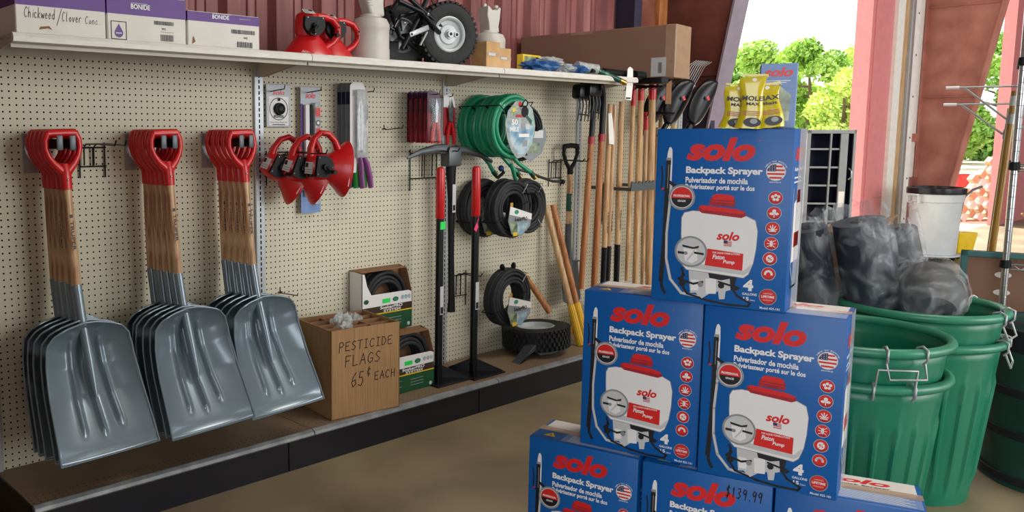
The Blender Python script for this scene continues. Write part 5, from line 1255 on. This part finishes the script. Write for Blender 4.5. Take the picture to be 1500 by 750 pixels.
# rolls in dusty clear bags
def film_mat():
    m = mat('creased_bag_film', 'b4babf', .24, var=.15, scale=6, alpha=.5, spec=.9); nt = m.node_tree; N = nt.nodes; L = nt.links; p = N['Principled BSDF']
    tc = N.new('ShaderNodeTexCoord'); n = N.new('ShaderNodeTexNoise'); n.inputs['Scale'].default_value = 7; n.inputs['Detail'].default_value = 6; n.inputs['Distortion'].default_value = 1.6
    L.new(tc.outputs['Object'], n.inputs['Vector'])
    r = N.new('ShaderNodeMapRange'); r.inputs[1].default_value = .42; r.inputs[2].default_value = .72; r.inputs[3].default_value = .03; r.inputs[4].default_value = .60
    L.new(n.outputs[0], r.inputs[0]); L.new(r.outputs[0], p.inputs['Alpha'])
    b_ = N.new('ShaderNodeBump'); b_.inputs['Strength'].default_value = .9; b_.inputs['Distance'].default_value = .03; L.new(n.outputs[0], b_.inputs['Height']); L.new(b_.outputs[0], p.inputs['Normal'])
    return m
cfilm = film_mat()
from mathutils import noise as mnoise
def crease(v, k, amp):
    q = Vector(v)*k; t_ = 0; a = 1
    for o in range(3):
        t_ += a*(1-2*abs(mnoise.noise(q))); q = q*2.1+Vector((3.1, 1.7, 5.3)); a *= .5
    return amp*t_
def roll(label, p0, p1, r, m, seed, flare=.05):
    p0, p1 = Vector(p0), Vector(p1); t = thing('bagged_roll', label, 'roll', tuple(p0), group='dark fabric rolls in clear bags')
    dv = p1-p0; b = MB(); b.tube([(0, 0, 0), dv*.25, dv*.5, dv*.75, dv], [r, r*1.03, r*1.05, r*1.02, r*.97], m, 32); b.tube([dv*.99, dv*1.002], [r*.35, r*.3], black_fb, 16); b.build('fabric_roll', t, smooth=.8)
    ax = dv.normalized(); u_ = ax.orthogonal().normalized(); w_ = ax.cross(u_); L = dv.length; off = Vector((seed*3.7, seed*1.3, 0))
    def f(u, v):
        a = v*2*PI; z = u*(L+flare); rr = r*1.10
        c = crease(Vector((math.cos(a), math.sin(a), z*3.0))+off, 1.5, .006)
        if u > .88: k = (u-.88)/.12; rr *= 1-.38*k; c *= 1+3*k
        rr += abs(c); z += c*.8*(u > .8)
        return tuple(ax*z+u_*math.cos(a)*rr+w_*math.sin(a)*rr)
    b = MB(); b.grid(f, 70, 90, cfilm); b.build('clear_bag', t, smooth=1.2); return t
roll('dark blue black fabric roll standing tallest in the rear green can', (1.72, -2.07, .42), (1.58, -1.965, 1.105), .100, roll_m, 1)
roll('dark fabric roll leaning left behind the blue boxes', (1.72, -1.88, .16), (1.50, -1.795, 1.07), .080, roll_m, 2)
roll('gray fabric roll leaning right behind the tallest roll', (1.98, -2.10, .52), (1.80, -2.035, 1.06), .075, roll_g, 3)
t = thing('bagged_bundle', 'bulky dark bundle in a clear bag hanging over the rear green can', 'bag', (1.64, -2.215, .815), (0, 0, .3))
b = MB(); b.tube([(-.09, -.02, -.03), (-.02, -.02, .02), (.06, -.0, .03), (.17, .02, -.01)], [.07, .105, .11, .08], roll_g, 28); b.build('bundle', t, smooth=1)
def fb(u, v):
    a = v*2*PI; th = u*PI; base = Vector((.04-.23*math.cos(th), .125*math.sin(th)*math.cos(a), .02+.135*math.sin(th)*math.sin(a)))
    n_ = Vector((0, math.cos(a), math.sin(a))); c = crease(base*9+Vector((7, 2, 1)), 1.0, .010); q = base+n_*abs(c)*math.sin(th)
    if q.x > .12: q.z -= (q.x-.12)*.75
    return tuple(q)
b = MB(); b.grid(fb, 60, 90, cfilm)
b.grid(lambda u, v: (.16+.17*u, -.06+.10*v*(1-u)+crease((u*3, v*3, 1), 1.2, .008), .03-.17*u+.05*(v-.5)*(1-u)), 16, 16, cfilm); b.build('clear_bag', t, smooth=1.2)
t = thing('tall_carton', 'tall plain cardboard carton standing behind the bagged rolls', 'carton', (2.05, -1.72, .001), (0, 0, .1))
b = MB(); b.box(-.17, .17, -.14, .14, 0, 1.02, card, .003, 1); b.add([(-.17, -.14, 1.02), (.17, -.14, 1.02), (.19, -.20, 1.09), (-.15, -.20, 1.09)], [(0, 1, 2, 3)], card); b.build('carton_body', t, smooth=0)

# ================================================================== RIGHT BACKGROUND
t = thing('collapsible_bin', 'round black and green fabric bin on the floor behind the cans', 'bin', (2.31, -2.57, .001))
b = MB()
def bin_f(u, v):
    a = v*2*PI; z = .66*u; r = .30-.012*abs(math.sin(u*PI*3.5))-.004*math.sin(9*a+u*8); return (r*math.cos(a), r*math.sin(a), z)
b.grid(bin_f, 42, 60, green_fb); b.lathe([(.0001, .01), (.29, .01)], black_fb); b.build('fabric_wall', t, smooth=1)
b = MB()
for z in (.035, .225, .40, .585): b.lathe([(.302, z-.018), (.306, z-.015), (.306, z+.015), (.302, z+.018)], black_fb, n=60)
b.lathe([(.304, .60), (.308, .66), (.296, .665), (.29, .6)], black_fb, n=60); b.build('black_bands', t, smooth=.6)

t = thing('teal_framed_carton', 'tall teal edged brown panel box with oval hand holes behind the cans', 'box', (3.05, -2.14, .001), (0, 0, math.radians(-72)))
b = MB(); w2 = .19
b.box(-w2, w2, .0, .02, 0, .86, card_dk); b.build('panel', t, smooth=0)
b = MB()
for a0, a1, c0, c1 in ((-w2, -w2+.03, 0, .86), (w2-.03, w2, 0, .86), (-w2, w2, .83, .86), (-w2, w2, 0, .03)): b.box(a0, a1, -.008, .03, c0, c1, teal_b, .003, 1)
b.build('edge_frame', t)
for z in (.745, .655): b = MB(); b.disc(-.01, z, .026, -.0008, white_pr, 24, 1.35, .62); b.build('hand_hole', t, smooth=0)

t = thing('wire_shelving_rack', 'chrome wire shelving rack at the right edge', 'rack', (2.90, -2.170, .001), (0, 0, math.radians(-77)))
for (x, y) in ((0, 0), (.60, 0), (0, .30), (.60, .30)):
    b = MB(); P = [(x, y, 0), (x, y, 2.35)]; b.tube(P, .0155, chrome, 14)
    for k in range(40): b.lathe([(.0155, .05+k*.055), (.0163, .052+k*.055), (.0155, .054+k*.055)], chrome, (x, y, 0), n=12)
    b.cyl((x, y, 0), (x, y, .03), .02, black_pl)
    for z in (.35, .82, 1.30, 1.80): b.lathe([(.016, z-.02), (.025, z-.015), (.022, z+.02), (.016, z+.022)], black_pl, (x, y, 0), n=14)
    b.build('post', t, smooth=.6)
for z in (.35, .82, 1.30, 1.80):
    b = MB()
    for y in (0, .30): b.tube([(0, y, z), (.60, y, z)], .004, chrome, 8); b.tube([(0, y, z-.025), (.60, y, z-.025)], .004, chrome, 8); b.tube([(.0+.03*i, y, z-.025+.025*(i % 2)) for i in range(21)], .0025, chrome, 6)
    for x in (0, .60): b.tube([(x, 0, z), (x, .30, z)], .004, chrome, 8)
    for k in range(20): b.tube([(.03*k+.015, 0, z+.003), (.03*k+.015, .30, z+.003)], .0022, chrome, 6)
    b.build('wire_shelf', t, smooth=.6)
t = thing('white_jug', 'white plastic jug on the lower wire shelf at the right edge', 'jug', (2.99, -2.40, .827))
b = MB(); b.lathe([(.001, 0), (.07, 0), (.075, .01), (.075, .13), (.06, .17), (.025, .19), (.022, .22), (.001, .22)], jug_m, n=24); b.build('bottle', t)
b = MB(); b.cyl((0, 0, .215), (0, 0, .245), .026, white_pr); b.build('cap', t)
t = thing('equipment_case', 'black equipment case standing on the wire rack at the right edge', 'case', (2.98, -2.50, 1.305))
b = MB(); b.box(-.10, .10, -.03, .03, 0, .30, black_pl, .01); b.box(-.08, .08, -.032, -.03, .03, .26, print_gray); b.build('panel', t)

def land_rake(label, base, top, z1, grp):
    base, top = Vector(base), Vector(top); t = thing('landscape_rake', label, 'rake', tuple(base), group=grp); dv = top-base
    b = MB(); b.tube([(0, 0, 0), dv*.5, dv*.985], [.016, .0165, .016], wood_or if 'left' in label else brass_w, 14); b.build('pole', t)
    b = MB(); dr = Vector((.216, -.976, 0)).normalized(); hp = dv
    b.tube([hp-dr*.30, hp+dr*.30], .0055, galv, 8); b.tube([hp-dr*.30, hp-dr*.24], .0085, white_pr, 8)
    for k in range(21): b.tube([hp-dr*.29+dr*.029*k, hp-dr*.29+dr*.029*k+Vector((.05, .02, -.002))], .0025, galv, 6)
    b.build('rake_head', t, smooth=.6)
    b = MB()
    for s in (-1, 1): b.tube([hp+dr*s*.22, dv*.90+dr*s*.02], .0055, galv, 8)
    b.tube([dv*.885, dv*.915], .021, galv, 12); b.build('brace', t, smooth=.6)
    b = MB(); pos = dv*.955; b.tube([dv*.94, dv*.97], .0172, print_lgray, 14); b.build('label', t)
    return t
brass_w = mat('golden_lacquered_wood', '9a7320', .3, var=.2, coat=.4, stretch=(6, 6, .6))
land_rake('aluminium landscape rake standing head up with golden pole, taller one', (3.31, -1.975, .001), (3.31, -2.054, 1.705), 0, 'landscape rakes behind the wire rack')
land_rake('aluminium landscape rake standing head up with golden pole, lower one', (3.40, -1.945, .001), (3.40, -2.023, 1.617), 0, 'landscape rakes behind the wire rack')

t = thing('lined_trash_can', 'large white round trash can with a black liner at the far column', 'trash can', (9.1, -.09, .09))
b = MB(); R1 = .264; R0 = .228; Hc = .735
b.lathe([(.001, 0), (R0, 0), (R0+.004, .02), (R0+(R1-R0)*.78, Hc*.80), (R1*1.03, Hc*.81), (R1*1.05, Hc*.97), (R1*1.08, Hc*.975), (R1*1.08, Hc), (R1*1.0, Hc), (R1*.98, Hc*.9), (R0*.97, .02)], brute_m, n=48); b.build('can_body', t)
b = MB(); b.lathe([(R1*1.09, Hc*.93), (R1*1.10, Hc*.985), (R1*1.09, Hc*1.02), (R1*1.0, Hc*1.03), (R1*.9, Hc*.9), (R1*.7, Hc*.4), (.001, Hc*.35)], black_gl, n=60); b.build('liner', t, smooth=1)
b = MB(); a = math.atan2(-3.3, -11.3)-.75
for aa in (a, a+PI):
    c, s = math.cos(aa), math.sin(aa)
    def hp_(da, dr, z): return ((R1*1.03+dr)*math.cos(aa+da), (R1*1.03+dr)*math.sin(aa+da), z)
    b.tube([hp_(-.22, 0, Hc*.80), hp_(-.22, .05, Hc*.80), hp_(-.22, .055, Hc*.92), hp_(.22, .055, Hc*.92), hp_(.22, .05, Hc*.80), hp_(.22, 0, Hc*.80)], .014, brute_m, 8)
b.build('handle', t)
t = thing('can_dolly', 'low round wheeled dolly under the white trash can', 'dolly', (9.1, -.09, .0))
b = MB(); b.lathe([(.001, .06), (.25, .06), (.27, .07), (.27, .088), (.001, .088)], brute_m, n=36); b.build('platform', t)
for k in range(4):
    a = k*PI/2+.5; b = MB(); b.cyl((.2*math.cos(a)-.012, .2*math.sin(a), .03), (.2*math.cos(a)+.012, .2*math.sin(a), .03), .03, black_pl, n=14); b.box(.2*math.cos(a)-.01, .2*math.cos(a)+.01, .2*math.sin(a)-.01, .2*math.sin(a)+.01, .03, .062, black_pl); b.build('caster', t)
t = thing('mop_bucket', 'yellow wheeled mop bucket with wringer handle beside the white can', 'mop bucket', (9.62, -.19, .0), (0, 0, -.3)); t.scale = (.82, .82, 1)
b = MB()
b.add([(-.17, -.13, .06), (.17, -.13, .06), (.17, .13, .06), (-.17, .13, .06), (-.22, -.17, .32), (.20, -.17, .30), (.20, .17, .30), (-.22, .17, .32)], [(0, 3, 2, 1), (0, 1, 5, 4), (1, 2, 6, 5), (2, 3, 7, 6), (3, 0, 4, 7), (4, 5, 6, 7)], yellow_b); o = b.build('bucket', t, smooth=0); m_ = o.modifiers.new('b', 'BEVEL'); m_.width = .02; m_.segments = 2
for x, y in ((-.15, -.12), (.15, -.12), (.15, .12), (-.15, .12)):
    b = MB(); b.cyl((x, y-.012, .035), (x, y+.012, .035), .035, black_pl, n=14); b.box(x-.008, x+.008, y-.014, y+.014, .035, .075, galv); b.build('caster', t)
b = MB(); b.tube([(-.10, -.05, .28), (-.05, -.06, .60), (.0, -.06, .72), (.10, -.10, .80), (.2, -.16, .84)], .014, gray_mt, 10); b.build('wringer_handle', t)
t = thing('push_broom', 'push broom leaning down to the right of the mop bucket', 'broom', (10.8, -1.0, .0))
b = MB(); b.tube([(-.65, .33, .52), (.0, 0, .09)], .013, brass_w, 10); b.build('handle', t)
b = MB(); b.M = Matrix.Rotation(.6, 4, 'Z'); b.box(-.13, .13, -.03, .03, .06, .10, gray_mt, .01); b.box(-.13, .13, -.035, .035, .0, .06, black_pl, .01); b.build('brush', t)
t = thing('red_tub', 'wide red plastic tub far out in the yard beyond the white can', 'tub', (24.4, 3.65, -.02)); t.scale = (1.3, 1.3, 1.2)
b = MB(); b.lathe([(.001, 0), (.16, 0), (.21, .32), (.225, .33), (.20, .33), (.15, .02)], red_pl, n=28); b.build('tub_body', t)
t = thing('timber_lattice', 'tan timber lattice pieces leaning in a fan outdoors', 'lattice', (14.9, 1.02, -.02), (0, 0, -.45))
b = MB()
for i in range(7):
    for j in range(i+2):
        x = -.55+i*.17; z = .06+j*.145+(i % 2)*.07
        b.M = Matrix.Translation((x, 0, z)) @ Matrix.Rotation(.75, 4, 'Y'); b.box(-.055, .055, -.05, .05, -.055, .055, lattice_m if (i+j) % 2 else carton_w)
b.M = Matrix.Identity(4); b.box(-.62, .62, -.03, .03, .0, .03, lattice_m); b.tube([(-.6, .03, 0), (.6, .03, 1.25)], .02, lattice_m, 6)
b.build('lattice', t, smooth=0)

# black display cabinet by the door
t = thing('display_cabinet', 'black steel cabinet with gray framed front standing in the doorway', 'cabinet', (5.30, -.40, .001), (0, 0, math.radians(-47)))
b = MB(); Wc, Dc, Hc = .38, .36, 1.485
b.box(-Wc/2, -Wc/2+.01, 0, Dc, 0, Hc, navy_pt); b.box(Wc/2-.01, Wc/2, 0, Dc, 0, Hc, navy_pt); b.box(-Wc/2, Wc/2, Dc-.01, Dc, 0, Hc, navy_pt); b.box(-Wc/2, Wc/2, 0, Dc, 0, .06, navy_pt); b.box(-Wc/2, Wc/2, 0, Dc, Hc-.01, Hc, navy_pt); b.build('cabinet_body', t, smooth=0)
b = MB()
for x0, x1, z0, z1 in ((-Wc/2, -Wc/2+.03, 0, Hc), (Wc/2-.02, Wc/2, 0, Hc), (-Wc/2, Wc/2, Hc-.03, Hc), (.07, .13, 0, Hc-.03), (-.01, .005, 0, Hc-.03), (-Wc/2, Wc/2, 0, .06)): b.box(x0, x1, -.012, .006, z0, z1, gray_pt, .002, 1)
b.build('front_frame', t)
b = MB(); 
for k in range(9): b.box(-Wc/2+.03, .07, .0, .02, .12+k*.15, .135+k*.15, gray_pt)
for k in range(9): b.box(-Wc/2+.03, .08, .02, Dc-.02, .12+k*.15, .125+k*.15, navy_pt)
b.build('cross_bars', t, smooth=0)
b = MB(); b.tube([(.145, -.015, 1.17), (.160, -.03, 1.15), (.160, -.03, 1.10), (.145, -.015, 1.08)], .006, chrome, 8); b.build('pull_handle', t)
b = MB(); b.rect(.078, .122, .85, .98, -.0128, white_t); b.build('label', t, smooth=0)
# parked car far outside
t = thing('parked_car', 'small gray blue car parked far out in the yard', 'car', (22.5, 5.55, -.02), (0, 0, .6))
b = MB(); P = [(-2.1, .35), (-2.15, .75), (-1.6, .90), (-1.0, 1.35), (.6, 1.40), (1.3, .95), (2.05, .80), (2.15, .40), (1.9, .28), (-1.9, .28)]; b.prism(P, -.85, .85, asph, 'XZ'); o = b.build('car_body', t, smooth=.5); m_ = o.modifiers.new('b', 'BEVEL'); m_.width = .06; m_.segments = 2
b = MB(); b.prism([(-1.0, .95), (-.85, 1.27), (.5, 1.31), (1.05, .97)], -.86, .86, black_gl, 'XZ'); b.build('windows', t, smooth=0)
for x, y in ((-1.3, -.8), (1.3, -.8), (-1.3, .8), (1.3, .8)):
    b = MB(); b.cyl((x, y-.1, .31), (x, y+.1, .31), .31, rubber, n=24); b.cyl((x, y-.11, .31), (x, y+.11, .31), .18, galv, n=18); b.build('wheel', t)
